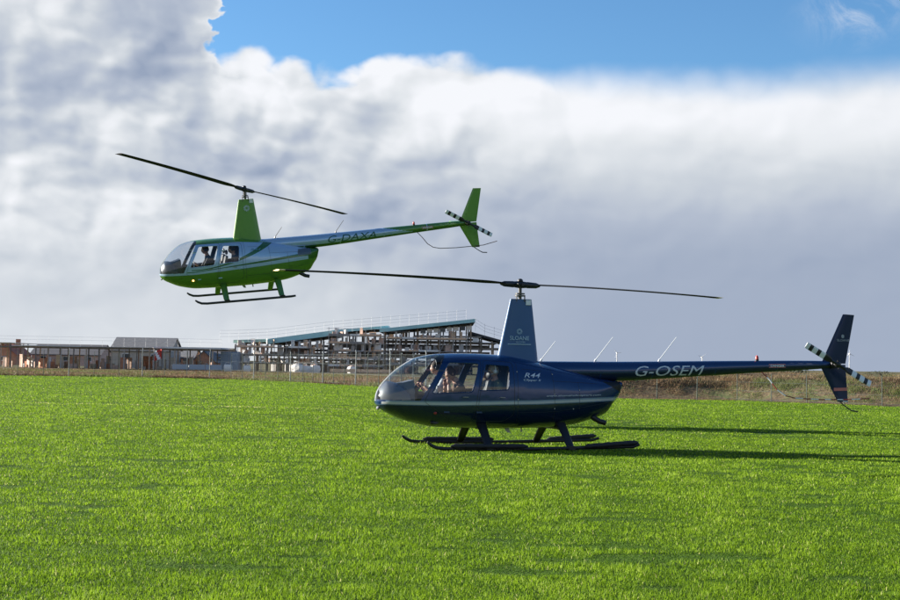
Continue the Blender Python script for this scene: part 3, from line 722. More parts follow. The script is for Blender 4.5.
person(blue, 'pilot in pale grey shirt with blue collar reaching forward behind the dark helicopter windscreen', (1.31, -.30, .75), (.50, .52, .55), (.03, .035, .05), lean=.08, pose='control', headset=black, shirt2=(.08, .2, .5), bow=.02)
person(blue, 'passenger in brown jacket with head bowed and hands at the face in the front window', (1.10, .29, .66), (.10, .052, .028), (.05, .05, .06), (.07, .03, .015), lean=.12, pose='face', bow=.05, turn=.3)
person(blue, 'rear passenger in olive top with white headset, nearer side window of the dark helicopter', (.42, .29, .70), (.07, .08, .035), (.03, .03, .035), (.35, .30, .25), lean=.06, headset=white, turn=.2)
person(blue, 'rear passenger in pale jacket on the far seat of the dark helicopter', (.42, -.29, .68), (.30, .32, .30), (.03, .03, .035), lean=.03, headset=black, turn=.0)
person(green, 'pilot in dark clothes and headset at the front window of the flying helicopter', (1.06, -.30, .70), (.03, .03, .035), (.03, .03, .04), lean=.03, pose='control', headset=black)
person(green, 'passenger in dark coat on the nearer back seat of the flying helicopter', (.40, .29, .70), (.035, .03, .03), (.03, .03, .04), lean=.02, headset=black)

# ------------------------------------------------------------------ ground
def vnoise(x, y, s, seed=0):
    x = np.asarray(x)/s+seed*17.3; y = np.asarray(y)/s-seed*9.1; xi = np.floor(x).astype(np.int64); yi = np.floor(y).astype(np.int64); fx = x-xi; fy = y-yi
    fx = fx*fx*(3-2*fx); fy = fy*fy*(3-2*fy)
    def h(a, b):
        n = (a*374761393+b*668265263+seed*974634777) & 0x7fffffff; n = ((n ^ (n >> 13))*1274126177) & 0x7fffffff; return ((n ^ (n >> 16)) & 0xffff)/65535.
    return (h(xi, yi)*(1-fx)+h(xi+1, yi)*fx)*(1-fy)+(h(xi, yi+1)*(1-fx)+h(xi+1, yi+1)*fx)*fy
EDGE = [(-400, 150), (-120, 112), (-60, 108), (-36, 109), (-26, 112), (-18, 110), (-11, 100), (-5, 88), (1, 74), (7, 66), (14, 66), (19, 60.5), (26, 56), (40, 50), (90, 40), (300, 20)]
ex = np.array([e[0] for e in EDGE], float); ey = np.array([e[1] for e in EDGE], float)
def edge(x): return np.interp(x, ex, ey)

def ground_mat(name, stops, sc, bump=.5, dist=.05):
    M = bpy.data.materials.new(name); M.use_nodes = True; nt = M.node_tree; b = nt.nodes['Principled BSDF']; b.inputs['Roughness'].default_value = .95; b.inputs['Specular IOR Level'].default_value = .1
    tc = nt.nodes.new('ShaderNodeTexCoord'); cr = nt.nodes.new('ShaderNodeValToRGB')
    acc = None
    for s, w in sc:
        n = nt.nodes.new('ShaderNodeTexNoise'); n.inputs['Scale'].default_value = s; n.inputs['Detail'].default_value = 6; nt.links.new(tc.outputs['Object'], n.inputs['Vector'])
        mu = nt.nodes.new('ShaderNodeMath'); mu.operation = 'MULTIPLY_ADD'; mu.inputs[1].default_value = w; nt.links.new(n.outputs['Fac'], mu.inputs[0])
        if acc: nt.links.new(acc, mu.inputs[2])
        else: mu.inputs[2].default_value = .5-.5*sum(w for _, w in sc)
        acc = mu.outputs[0]
    nt.links.new(acc, cr.inputs[0]); el = cr.color_ramp.elements
    el[0].position = stops[0][0]; el[0].color = (*stops[0][1], 1); el[1].position = stops[-1][0]; el[1].color = (*stops[-1][1], 1)
    for p_, c in stops[1:-1]: e = el.new(p_); e.color = (*c, 1)
    nt.links.new(cr.outputs[0], b.inputs['Base Color'])
    bp = nt.nodes.new('ShaderNodeBump'); bp.inputs['Strength'].default_value = bump; bp.inputs['Distance'].default_value = dist
    nt.links.new(acc, bp.inputs['Height']); nt.links.new(bp.outputs[0], b.inputs['Normal'])
    return M
soil = ground_mat('field_turf', [(.25, (.028, .050, .006)), (.5, (.055, .115, .007)), (.75, (.09, .17, .010))], [(.25, .4), (3.5, .5), (40, 1.0)], 1.0)
scrubm = ground_mat('rough_ground_brown', [(.3, (.05, .04, .025)), (.5, (.12, .095, .055)), (.62, (.10, .13, .04)), (.8, (.20, .16, .10))], [(.08, .8), (.6, .8), (5, .7)], .8, .1)
obj('ground', [(-9000, -9000, 0), (9000, -9000, 0), (9000, 9000, 0), (-9000, 9000, 0)], [(0, 1, 2, 3)], soil, kind='structure')
V_ = []; F_ = []
xx = np.concatenate([[-4000], np.linspace(-400, -70, 40), np.linspace(-69, 60, 260), np.linspace(62, 300, 50), [4000]])
for i, x in enumerate(xx):
    jit = float(vnoise(x, 0, 1.3, 5)-.5)*1.6+float(vnoise(x, 3, .5, 6)-.5)*.8
    V_.append((x, float(edge(x))+jit-.3, .005)); V_.append((x, 8500, .005))
    if i: n = 2*i; F_.append((n-2, n, n+1, n-1))
obj('rough_ground', V_, F_, scrubm, kind='structure')

# bank of dry growth on the right
def bank_h(x, y):
    e = edge(x)+1.2; d = y-e
    prof = np.clip(d/5.0, 0, 1); prof = prof*prof*(3-2*prof); back = np.clip((34-d)/16., 0, 1); back = back*back*(3-2*back)
    H_ = np.interp(x, [-3, 3, 8, 14, 22, 30, 60, 120], [0, .45, .80, 1.08, 1.02, .82, .8, .7])
    H_ = H_*(.80+.45*vnoise(x, y*.3, 8.5, 41))
    H_ = H_*(.72+.30*vnoise(x, y*.4, 5.5, 3)+.26*vnoise(x, y*.5, 2.2, 13))+.16*(vnoise(x, y, .9, 4)-.5)
    return H_*prof*back
nx, ny = 320, 60
gx = np.linspace(-3, 130, nx); V_ = []; F_ = []
for i in range(nx):
    for j in range(ny):
        y = float(edge(gx[i]))+1.0+36*(j/(ny-1))**1.3; V_.append((gx[i], y, max(.012, .012+float(bank_h(gx[i], y)))))
for i in range(nx-1):
    for j in range(ny-1): F_.append((i*ny+j, (i+1)*ny+j, (i+1)*ny+j+1, i*ny+j+1))
bankm = ground_mat('bank_earth', [(.3, (.06, .045, .03)), (.52, (.15, .11, .065)), (.64, (.10, .13, .045)), (.8, (.20, .15, .09))], [(.25, .8), (1.2, .7), (6, .6)], .8, .1)
obj('bank', V_, F_, bankm, smooth=True, kind='structure')

# ------------------------------------------------------------------ grass blades as one big mesh
def blade_material(name, cols, trans=.35, spec=.35):
    M = bpy.data.materials.new(name); M.use_nodes = True; nt = M.node_tree; b = nt.nodes['Principled BSDF']; b.inputs['Roughness'].default_value = .6; b.inputs['Specular IOR Level'].default_value = .14
    at_ = nt.nodes.new('ShaderNodeAttribute'); at_.attribute_name = 'tone'; cr = nt.nodes.new('ShaderNodeValToRGB'); nt.links.new(at_.outputs['Fac'], cr.inputs[0]); el = cr.color_ramp.elements
    el[0].position = cols[0][0]; el[0].color = (*cols[0][1], 1); el[1].position = cols[-1][0]; el[1].color = (*cols[-1][1], 1)
    for p_, c in cols[1:-1]: e = el.new(p_); e.color = (*c, 1)
    nt.links.new(cr.outputs[0], b.inputs['Base Color'])
    t = nt.nodes.new('ShaderNodeBsdfTranslucent'); nt.links.new(cr.outputs[0], t.inputs[0]); mx = nt.nodes.new('ShaderNodeMixShader'); mx.inputs[0].default_value = trans
    nt.links.new(b.outputs[0], mx.inputs[1]); nt.links.new(t.outputs[0], mx.inputs[2]); nt.links.new(mx.outputs[0], nt.nodes['Material Output'].inputs[0])
    return M
def blades(name, X, Y, Z, Hh, Wd, tone, M, kind='stuff', bend=1.0):
    n = len(X); a = rng.uniform(0, 2*pi, n); ca, sa = np.cos(a), np.sin(a); w = Wd*.5
    la = rng.uniform(0, 2*pi, n); lb = Hh*bend*rng.uniform(.2, 1.3, n); lx, ly_ = np.cos(la)*lb, np.sin(la)*lb
    P = np.zeros((n, 5, 3))
    P[:, 0] = np.stack([X-ca*w, Y-sa*w, Z], 1); P[:, 1] = np.stack([X+ca*w, Y+sa*w, Z], 1)
    P[:, 2] = np.stack([X+ca*w*.8+lx*.3, Y+sa*w*.8+ly_*.3, Z+Hh*.58], 1); P[:, 3] = np.stack([X-ca*w*.8+lx*.3, Y-sa*w*.8+ly_*.3, Z+Hh*.58], 1)
    P[:, 4] = np.stack([X+lx, Y+ly_, Z+Hh*np.clip(1-(lb/Hh)**2*.45, .3, 1)], 1)
    me = bpy.data.meshes.new(name); me.vertices.add(n*5); me.vertices.foreach_set('co', P.astype(np.float32).ravel())
    b0 = (np.arange(n)*5)[:, None]; lp = np.concatenate([b0+np.array([[0, 1, 2, 3]]), b0+np.array([[3, 2, 4]])], 1).astype(np.int32).ravel()
    me.loops.add(n*7); me.loops.foreach_set('vertex_index', lp); me.polygons.add(n*2)
    ls = np.stack([np.arange(n)*7, np.arange(n)*7+4], 1).astype(np.int32).ravel(); me.polygons.foreach_set('loop_start', ls)
    me.update(calc_edges=True); me.validate()
    at_ = me.attributes.new('tone', 'FLOAT', 'POINT'); at_.data.foreach_set('value', np.repeat(tone, 5).astype(np.float32))
    me.materials.append(M); o = bpy.data.objects.new(name, me); COL.objects.link(o); o['kind'] = kind
    return o
grassm = blade_material('grass_blade', [(0, (.03, .08, .005)), (.3, (.095, .18, .009)), (.6, (.185, .310, .013)), (.86, (.29, .44, .026)), (1, (.62, .56, .26))], .45)
N = 760000
d = np.exp(rng.uniform(np.log(7.0), np.log(118), N)); an = rng.uniform(-R(25), R(25), N); X = d*np.sin(an); Y = d*np.cos(an)
big = vnoise(X, Y, 9, 1); med = vnoise(X, Y, 1.6, 2); sm = vnoise(X, Y, .45, 3); tiny = vnoise(X, Y, .16, 4)
keep = (Y < edge(X)+rng.uniform(-.8, .6, N)) & (rng.uniform(0, 1, N) < .82+.6*(.4*med+.6*sm))
hol = np.clip((vnoise(X*.6, Y, .30, 7)*.5+vnoise(X*.45, Y, 1.3, 8)*.5-.73)/.05, 0, 1)         # trodden hollows, longer across
keep &= rng.uniform(0, 1, N) > hol*.5
X, Y, d, big, med, sm, tiny, hol = (q[keep] for q in (X, Y, d, big, med, sm, tiny, hol)); n = len(X)
Hh = (.019+.010*sm+.022*tiny*sm)*rng.uniform(.6, 1.3, n)*(1-.5*hol)*(1+.002*d); Wd = .0042*(d/9.)**.92*rng.uniform(.7, 1.4, n)
Hh *= np.where(rng.uniform(0, 1, n) < .02, 1.6, 1)
tone = .57+.14*(big-.5)+.12*(med-.5)+.26*(sm-.5)+.30*(tiny-.5)+rng.normal(0, .13, n)-.50*hol
line = (np.abs(Y-(44.9-.105*(X+10))-.25*(vnoise(X, Y, 3, 31)-.5)) < .28) & (X > -19) & (X < -.5) & (rng.uniform(0, 1, n) < .45); tone = np.clip(tone, 0, .88); tone[line] = .97; yl = rng.uniform(0, 1, n) < .018; tone[yl] = rng.uniform(.92, 1, yl.sum())
g = blades('grass', X, Y, np.zeros(n), Hh, Wd, tone, grassm)
tag(g, 'bright green short turf of the airfield under and around the dark helicopter', 'grass')
# rough dry growth on the bank and along the fence foot
drym = blade_material('dry_stem', [(0, (.04, .028, .016)), (.3, (.13, .085, .05)), (.6, (.25, .165, .095)), (.8, (.33, .24, .14)), (1, (.11, .17, .035))], .3)
N = 460000
X = rng.uniform(2, 62, N); Y = edge(X)+.6+rng.uniform(0, 1, N)**1.5*18; h0 = bank_h(X, Y)
cl = vnoise(X, Y, 2.2, 9); c2 = vnoise(X, Y, .7, 12); keep = rng.uniform(0, 1, N) < .3+.9*c2
X, Y, h0, cl, c2 = (q[keep] for q in (X, Y, h0, cl, c2)); n = len(X)
low = np.clip((Y-edge(X)-1.2)/3, .25, 1)
tone = np.clip(.46+.45*(cl-.5)+.6*(c2-.5)+rng.normal(0, .13, n), 0, .84); gm = (vnoise(X, Y, 3.6, 15)+.35*c2+rng.normal(0, .08, n) > .80) | (rng.uniform(0, 1, n) < .06)
tone[gm] = rng.uniform(.9, 1, gm.sum())
g = blades('dry_grass', X, Y, h0-.02, (.12+.24*c2*(.4+cl))*low*rng.uniform(.5, 1.3, n), .019*rng.uniform(.5, 1.5, n), tone, drym)
tag(g, 'brown dry scrub and reeds covering the low bank behind the tail', 'scrub')
N = 170000
X = rng.uniform(-75, 3, N); Y = edge(X)-.4+rng.uniform(0, 1, N)**1.6*60; c2 = vnoise(X, Y, 2.5, 21); keep = rng.uniform(0, 1, N) < .2+.9*c2
X, Y, c2 = (q[keep] for q in (X, Y, c2)); n = len(X)
tone = np.clip(.40+.5*(c2-.5)+rng.normal(0, .13, n), 0, .8); gm = vnoise(X, Y, 6, 25)+rng.normal(0, .1, n) > .52; tone[gm] = rng.uniform(.88, 1, gm.sum())
g = blades('weeds', X, Y, np.zeros(n), (.10+.26*c2)*rng.uniform(.5, 1.2, n), .035*rng.uniform(.5, 1.4, n), tone, drym)
tag(g, 'olive and brown rough weeds beyond the far left fence', 'weeds')

# ------------------------------------------------------------------ fences
post_g = mat('fence_post_grey', (.22, .24, .24), .8, noise=.2); post_d = mat('fence_post_green', (.035, .06, .05), .7); wirem = mat('fence_wire', (.10, .12, .12), .6, .3)
def fence(label, x0, x1, step, hgt, nm, mesh_r, style, yo=.6):
    root = thing('wire_fence', label, 'fence', (x0, float(edge(x0))+yo, 0))
    ox, oy = x0, float(edge(x0))+yo
    pts = []; x = x0
    while x < x1:
        pts.append((x, float(edge(x))+yo)); 
        # step measured along the line
        dx = .01; sl = (float(edge(x+.5))-float(edge(x)))/.5; x += step/sqrt(1+sl*sl)
    for k, (a, b) in enumerate(pts):
        h = hgt*random.uniform(.96, 1.04); t = random.uniform(-.02, .02); r = .038 if (k % 3 == 0 and style == 'grey') else .022
        p = MB(); p.tube([(a-ox, b-oy, 0), (a-ox+t, b-oy, h)], [r, r*.95], 6)
        if style == 'grey' and k % 3 == 0: p.tube([(a-ox+t, b-oy, h), (a-ox+t-.05, b-oy+.22, h+.22)], r*.8, 6)
        p.build('post', post_g if (style == 'grey' and k % 3 == 0) else post_d, root)
    w = MB()
    for z in [hgt*q for q in ((.02, .97) if style == 'x' else (.05, .35, .66, .97))]:
        w.tube([(a-ox, b-oy, z) for a, b in pts], .006, 4)
    w.build('line_wire', wirem, root)
    net = MB(); sp = mesh_r
    for k in range(len(pts)-1):
        (a, b), (c, d_) = pts[k], pts[k+1]; L = sqrt((c-a)**2+(d_-b)**2); n_ = int(L/sp); ux, uy = (c-a)/L, (d_-b)/L
        hh = hgt*.95
        for q in range(-int(hh/sp), n_):       # diagonal wires of the chain link
            for sg in (1, -1):
                s0, s1 = q*sp, q*sp+hh; z0, z1 = (0, hh) if sg == 1 else (hh, 0)
                if s0 < 0: z0 += -s0*sg; s0 = 0
                if s1 > L: z1 -= (s1-L)*sg; s1 = L
                if s1 <= s0: continue
                r = .0011
                net.v += [(a-ox+ux*s0, b-oy+uy*s0, z0-r), (a-ox+ux*s1, b-oy+uy*s1, z1-r), (a-ox+ux*s1, b-oy+uy*s1, z1+r), (a-ox+ux*s0, b-oy+uy*s0, z0+r)]
                i = len(net.v)-4; net.f.append((i, i+1, i+2, i+3)); net.m.append(0)
    net.build('wire_mesh', wirem, root)
fence('tall wire mesh fence with grey and green posts before the building site', -84, -1.0, 1.98, 2.1, 42, .15, 'grey')
fence('low wire mesh fence with dark posts at the foot of the brown bank', 2.0, 60, 1.95, 1.35, 30, .13, 'green')

# ------------------------------------------------------------------ building site
steelb = mat('frame_steel', (.20, .175, .155), .55, .3, noise=.2, nscale=2); steell = mat('galvanised_steel', (.48, .44, .40), .6, .1, noise=.15); teal = mat('teal_roof', (.34, .62, .66), .4, noise=.12, nscale=.8)
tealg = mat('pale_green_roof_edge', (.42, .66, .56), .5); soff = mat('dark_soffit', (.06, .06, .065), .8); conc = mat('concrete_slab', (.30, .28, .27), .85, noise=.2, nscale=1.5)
brick = mat('orange_brick', (.60, .28, .17), .9, noise=.3, nscale=3); brickp = mat('pink_blockwork', (.60, .42, .34), .9, noise=.3, nscale=3); board = mat('scaffold_board', (.74, .50, .33), .8, noise=.35, nscale=1.5)
sheet = mat('white_sheeting', (.72, .70, .68), .7, noise=.15, nscale=1); pipe = mat('scaffold_pipe', (.40, .41, .43), .4, .6); win = mat('dark_window_glass', (.03, .04, .05), .08, 0, 0)
def px2(x, y, Y): p_ = at(x, y, Y); return p_.x, p_.z
B = thing('unfinished_building', 'unfinished two storey building with sloping teal roof and open steel frame', 'building', (-14, 199, 0)); BO = Vector((-14, 199, 0))
def bpart(mb, name, M, sm=False): return obj(name, [Vector(q)-BO for q in mb.v], mb.f, M, B, sm, mb.m)
def roof(x0, z0, x1, z1, y0, y1, th, M, nm='roof', dz=0.0):
    mb = MB(); v = [(x0, y0, z0-th), (x1, y0, z1-th), (x1, y1, z1-th+dz), (x0, y1, z0-th+dz), (x0, y0, z0), (x1, y0, z1), (x1, y1, z1+dz), (x0, y1, z0+dz)]
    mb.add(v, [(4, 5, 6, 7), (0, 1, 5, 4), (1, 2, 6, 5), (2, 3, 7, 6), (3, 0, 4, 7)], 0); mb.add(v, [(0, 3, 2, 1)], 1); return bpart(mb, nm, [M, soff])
def xz(px, py, Y=198): p_ = at(px, py, Y); return p_.x, p_.z
a = xz(234, 340); b = xz(271, 339); roof(a[0], a[1], b[0], b[1], 197.5, 212, .42, tealg)
a = xz(269, 339); b = xz(334, 330.5); roof(a[0], a[1], b[0], b[1], 197, 214, .75, teal)
a = xz(332, 330); b = xz(388, 325.5); roof(a[0], a[1], b[0], b[1], 198.5, 215, .40, teal)
a = xz(380, 329); b = xz(475, 319.0); roof(a[0], a[1], b[0], b[1], 197, 216, .50, teal)
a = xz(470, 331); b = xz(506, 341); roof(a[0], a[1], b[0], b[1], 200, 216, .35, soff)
def roof_z(X):
    px = 450+X/198*1370; py = np.interp(px, [234, 271, 334, 388, 475, 476, 506], [341, 339.5, 332, 327.5, 320.5, 333, 342]); return at(px, py, 198).z-.45
sandy = mat('primer_tan', (.48, .37, .28), .8, noise=.2)
k = 0
for row, Yc in enumerate((199, 206, 213)):
    X_ = -31.0+.4*row
    while X_ < 7.6:
        z = max(1, roof_z(X_))
        m_ = MB(); w = .10 if row else .12; m_.box(X_-w, X_+w, Yc-.03, Yc+.03, 0, z); m_.box(X_-w, X_-w+.03, Yc-.12, Yc+.12, 0, z); m_.box(X_+w-.03, X_+w, Yc-.12, Yc+.12, 0, z)
        bpart(m_, 'column', (steell, steelb, sandy, steelb, sandy)[k % 5]); k += 1
        X_ += 1.55 if row == 0 else 1.95
for Yc, z0, x0, x1 in ((199, 2.55, -31, 7.4), (206, 2.55, -31, 7.4), (199, 3.9, -20, 7.4), (206, 4.9, -12, 5), (199.5, 1.35, -30, 6), (202.5, 3.3, -22, 6), (202.5, 1.9, -28, 6), (203, 4.3, -17, 6), (204, 5.3, -9, 4)):
    m_ = MB(); m_.box(x0, x1, Yc-.09, Yc+.09, z0, z0+.05); m_.box(x0, x1, Yc-.02, Yc+.02, z0-.25, z0); m_.box(x0, x1, Yc-.09, Yc+.09, z0-.30, z0-.25); bpart(m_, 'beam', steelb)
m_ = MB(); m_.box(-26, 7, 198.7, 214, 2.62, 2.85); bpart(m_, 'floor_slab', conc)
m_ = MB(); m_.box(-12, 7, 198.7, 214, 4.6, 4.72); bpart(m_, 'floor_slab', conc)
for q in range(75):                                   # partition walls going up
    x0 = random.uniform(-27, 5); w = random.uniform(.5, 2.0); yb = random.choice((199.6, 201, 203, 205, 208)); z0 = random.choice((0, 2.86)); h = random.uniform(.9, 2.2) if z0 == 0 else random.uniform(.5, 1.6)
    if z0+h > roof_z(x0)-.3: h = max(.4, roof_z(x0)-z0-.6)
    m_ = MB(); yb += q*.037; m_.box(-w/2, w/2, -.06-.3*(q % 2), .06, z0, z0+h); a_ = random.uniform(-1.2, -.3) if q % 3 else 0; m_.v = [(x0+w/2+X1*cos(a_)-Y1*sin(a_), yb+X1*sin(a_)+Y1*cos(a_), Z1) for X1, Y1, Z1 in m_.v]; bpart(m_, 'partition_wall', random.choice((brickp, brickp, sheet, conc, brick)))
for q in range(10):
    x0 = -24+q*3.1; m_ = MB(); m_.tube([(x0, 198.98, 2.85), (x0+2.0, 198.98, min(4.4, roof_z(x0)-.2))], .05, 5); bpart(m_, 'brace', steelb)
a = xz(420, 326.5); b = xz(473, 324)
for q in range(9):                                    # clerestory strip under the high roof
    x0 = -4.2+q*.95; z = roof_z(x0+.4); m_ = MB(); m_.box(x0, x0+.78, 198.2, 198.25, z-.85, z-.25); bpart(m_, 'clerestory_window', sheet if q % 3 else win)
m_ = MB(); m_.box(-5, 4.6, 198.3, 198.5, 5.35, 5.6); bpart(m_, 'beam', steelb)
# scaffolding
def scaffold(label, x0, x1, y0, y1, lifts, top, busy=1.0, step=1.9):
    root = thing('scaffolding', label, 'scaffolding', (x0, y0, 0)); O = Vector((x0, y0, 0))
    n_ = int((x1-x0)/step); m_ = MB()
    for k in range(n_+1):
        X_ = x0+(x1-x0)*k/n_
        tt = top(X_) if callable(top) else top
        for Yc in (y0, y1):
            m_ = MB(); m_.tube([(X_, Yc, 0), (X_+random.uniform(-.03, .03), Yc, tt+random.uniform(-.2, .5))], .035, 5)
            obj('standard', [Vector(q)-O for q in m_.v], m_.f, pipe, root)
    m_ = MB()
    for z in lifts:
        for Yc in (y0, y1):
            m_.tube([(x0-.3, Yc, z), (x1+.3, Yc, z)], .03, 5)
        m_.tube([(x0-.3, y0, z+1.0), (x1+.3, y0, z+1.0)], .03, 5)
    for k in range(n_):
        if k % 2 == 0: m_.tube([(x0+step*k, y0-.04, lifts[0]), (x0+step*(k+1), y0-.04, lifts[-1])], .028, 5)
    obj('ledger', [Vector(q)-O for q in m_.v], m_.f, pipe, root)
    for z in lifts:
        X_ = x0
        while X_ < x1:
            L = random.uniform(1.2, 3.2)
            if random.random() < busy:
                m_ = MB(); m_.box(X_, min(X_+L, x1), y0+.05, y1-.05, z+.04, z+.10)
                if random.random() < .6: m_.box(X_, min(X_+L, x1), y0+.0, y0+.04, z+.04, z+.28)
                obj('board', [Vector(q)-O for q in m_.v], m_.f, random.choice((board, board, sheet, conc)), root)
            X_ += L+.05
    for q in range(int(46*busy*(x1-x0)/8)):         # panels added, mostly turned so their faces catch the sun
        z = random.choice(lifts)+.1; w = random.uniform(.3, 1.1); h = random.uniform(.3, 1.2); a_ = random.uniform(-1.35, -.35) if random.random() < .75 else random.uniform(0, 1.2); X_ = random.uniform(x0+.3, x1-.3); Yc = random.uniform(y0+.2, y1-.2)
        m_ = MB(); m_.box(-w/2, w/2, -.03, .03, z, z+h); m_.v = [(X_+a*cos(a_)-b*sin(a_), Yc+a*sin(a_)+b*cos(a_), c) for a, b, c in m_.v]
        obj('sun_catch_panel', [Vector(p)-O for p in m_.v], m_.f, random.choice((board, sheet, sheet, brickp, steell)), root)
    return root
scaffold('busy scaffolding with orange boards at the middle of the unfinished building', -17.3, -9.4, 196.2, 197.6, (.9, 2.0, 3.1, 4.2, 5.3), 6.0, 1.0, 1.3)
scaffold('thin scaffolding in front of the right part of the unfinished building', -9.0, 2.5, 197.0, 198.3, (1.3, 3.2, 5.0), 5.6, .8, 1.7)
scaffold('low scaffolding under the left end of the teal roof', -30.5, -18.0, 196.4, 197.6, (1.2, 2.4, 3.4), 4.0, .75, 1.6)
rg = thing('roof_guard_rail', 'thin scaffold guard rails standing along the teal roof edge', 'guard rail', (-14, 197, 0)); O = Vector((-14, 197, 0))
m_ = MB(); pr = []
for k in range(31):
    X_ = -33+k*1.36; z = roof_z(X_)+.45; z2 = z+1.35 if X_ < -18 else z+1.7
    m_ = MB(); m_.tube([(X_, 197.1, z-.2), (X_, 197.1, z2)], .015, 4); pr.append((X_, z)); obj('rail_post', [Vector(q)-O for q in m_.v], m_.f, pipe, rg)
for hh in (.6, 1.05, 1.5):
    for (a_, z), (b_, z3) in zip(pr, pr[1:]):
        if abs(z-z3) < 1.0: m_ = MB(); m_.tube([(a_, 197.1, z+hh), (b_, 197.1, z3+hh)], .012, 4); obj('rail', [Vector(q)-O for q in m_.v], m_.f, pipe, rg)

# low steel frame on the left
LF = thing('low_steel_frame', 'long low open steel frame with flat deck left of the unfinished building', 'building', (-50, 190, 0)); LO = Vector((-50, 190, 0))
def lpart(mb, name, M): return obj(name, [Vector(q)-LO for q in mb.v], mb.f, M, LF, False, mb.m)
k = 0
for row, Yc in enumerate((190, 196, 202)):
    X_ = -66.
    while X_ < -31.8:
        m_ = MB(); m_.box(X_-.07, X_+.07, Yc-.07, Yc+.07, 0, 2.95+(.35 if X_ < -58 else 0)); lpart(m_, 'column', (steelb, sandy, steell, steelb, sandy)[k % 5]); k += 1; X_ += 1.75 if row == 0 else 2.9
for Yc in (190, 196, 202):
    m_ = MB(); m_.box(-66.2, -31.5, Yc-.08, Yc+.08, 2.80, 2.96); lpart(m_, 'beam', steelb)
a = at(72, 346, 190).x
m_ = MB(); m_.box(-60.5, -51, 189.6, 203, 3.0, 3.12); lpart(m_, 'deck', sheet)
m_ = MB(); m_.box(-66, -60.6, 189.6, 203, 3.36, 3.44); lpart(m_, 'deck', steell)
m_ = MB(); m_.box(-50.9, -41, 189.6, 203, 3.0, 3.08); lpart(m_, 'deck', steell)
m_ = MB(); m_.box(-40.9, -31.5, 189.6, 203, 3.0, 3.22); lpart(m_, 'deck', sheet)
m_ = MB()
for k in range(24): m_ = MB(); m_.tube([(-66+k*1.5, 189.7, 2.95), (-66+k*1.5, 189.7, 4.3)], .011, 4); lpart(m_, 'rail_post', pipe)
for z in (3.9, 4.35):
    for xa in (-66, -54.5, -43): m_ = MB(); m_.tube([(xa, 189.7, z), (xa+11.5, 189.7, z)], .009, 4); lpart(m_, 'rail', pipe)
for q in range(90):
    x0 = random.uniform(-65, -33); w = random.uniform(.25, 1.3); h = random.uniform(.4, 1.9); yb = 190.6+q*.12; a_ = random.uniform(-1.3, -.2); m_ = MB(); m_.box(-w/2, w/2, -.08, .08, 0, h); m_.v = [(x0+a*cos(a_)-b*sin(a_), yb+a*sin(a_)+b*cos(a_), c) for a, b, c in m_.v]; lpart(m_, 'partition_wall', random.choice((brickp, sheet, brickp, brick, sheet)))

# houses
def house(label, px, ridge, halfpx, Y, wall, roofm, depth=9, eave=.55, group=None, along=True, gable=None):
    c = at(px, ridge, Y); hw = halfpx/1370*Y; H_ = c.z; e = H_*eave
    root = thing('house', label, 'house', (c.x, Y, 0), (0, 0, 0), group)
    d_ = depth
    if along:                                         # ridge runs across the view
        m_ = MB(); m_.box(-hw, hw, 0, d_, 0, e); m_.add([(-hw, 0, e), (-hw, d_, e), (-hw, d_/2, H_-.1)], [(0, 1, 2)]); m_.add([(hw, 0, e), (hw, d_, e), (hw, d_/2, H_-.1)], [(0, 2, 1)]); m_.build('wall', wall, root)
        o = .35; rf = MB(); rf.add([(-hw-o, -o, e-.15), (hw+o, -o, e-.15), (hw+o, d_/2, H_), (-hw-o, d_/2, H_), (-hw-o, d_+o, e-.15), (hw+o, d_+o, e-.15), (-hw-o, -o, e-.30), (hw+o, -o, e-.30)], [(0, 1, 2, 3), (3, 2, 5, 4), (6, 7, 1, 0)])
    else:
        m_ = MB(); m_.box(-hw, hw, 0, d_, 0, e); m_.add([(-hw, 0, e), (hw, 0, e), (0, 0, H_-.1)], [(0, 1, 2)]); m_.build('wall', wall, root)
        o = .3; rf = MB(); rf.add([(-hw-o, -o, e-.2), (0, -o, H_), (0, d_, H_), (-hw-o, d_, e-.2), (hw+o, -o, e-.2), (hw+o, d_, e-.2), (-hw-o, -o, e-.38), (0, -o, H_-.2), (hw+o, -o, e-.38)], [(0, 1, 2, 3), (1, 4, 5, 2), (6, 7, 1, 0), (7, 8, 4, 1)])
    r = rf.build('roof', roofm, root)
    if roofm is tiler: MB().box(hw*.4, hw*.4+.7, d_/2-.3, d_/2+.3, H_-.5, H_+.7).build('chimney', brick, r)
    nn = max(1, int(hw*2/3.2))
    for k in range(nn):
        x = -hw+hw*2*(k+.5)/nn; f = MB().box(x-.62, x+.62, -.06, -.003, e*.38, e*.78).build('window', white, root); MB().box(x-.54, x+.54, -.075, -.062, e*.42, e*.75).build('pane', win, f)
    MB().box(-hw*.5-.45, -hw*.5+.45, -.05, -.003, 0, min(2, e*.7)).build('door', sheet, root)
    return root
tileg = mat('grey_roof_tile', (.19, .185, .185), .8, noise=.2, nscale=2); tiler = mat('red_roof_tile', (.42, .15, .09), .85, noise=.25, nscale=2); greyb = mat('grey_render', (.44, .40, .36), .9, noise=.2, nscale=1); cream = mat('cream_render', (.62, .58, .52), .9); tiled = mat('slate_roof', (.13, .12, .12), .7, noise=.2)
house('grey gable ended house with long grey roof, tallest behind the low frame', 141, 337, 29, 216, greyb, tileg, 9, .60, 'houses behind the building site')
house('orange brick house with red roof at the far left edge', 3, 342.5, 13, 240, brick, tiler, 9, .5, 'houses behind the building site', False)
house('long dark roofed house between the far left house and the grey gable house', 66, 344, 34, 250, brickp, tiled, 9, .55, 'houses behind the building site')
house('small orange brick house with grey roof right of the grey gable house', 184, 349, 9, 225, brick, tileg, 8, .6, 'houses behind the building site')
house('brick house with steep dark gable nearest the teal roofed building', 204, 350.5, 12, 222, brick, tiled, 8, .4, 'houses behind the building site', False)
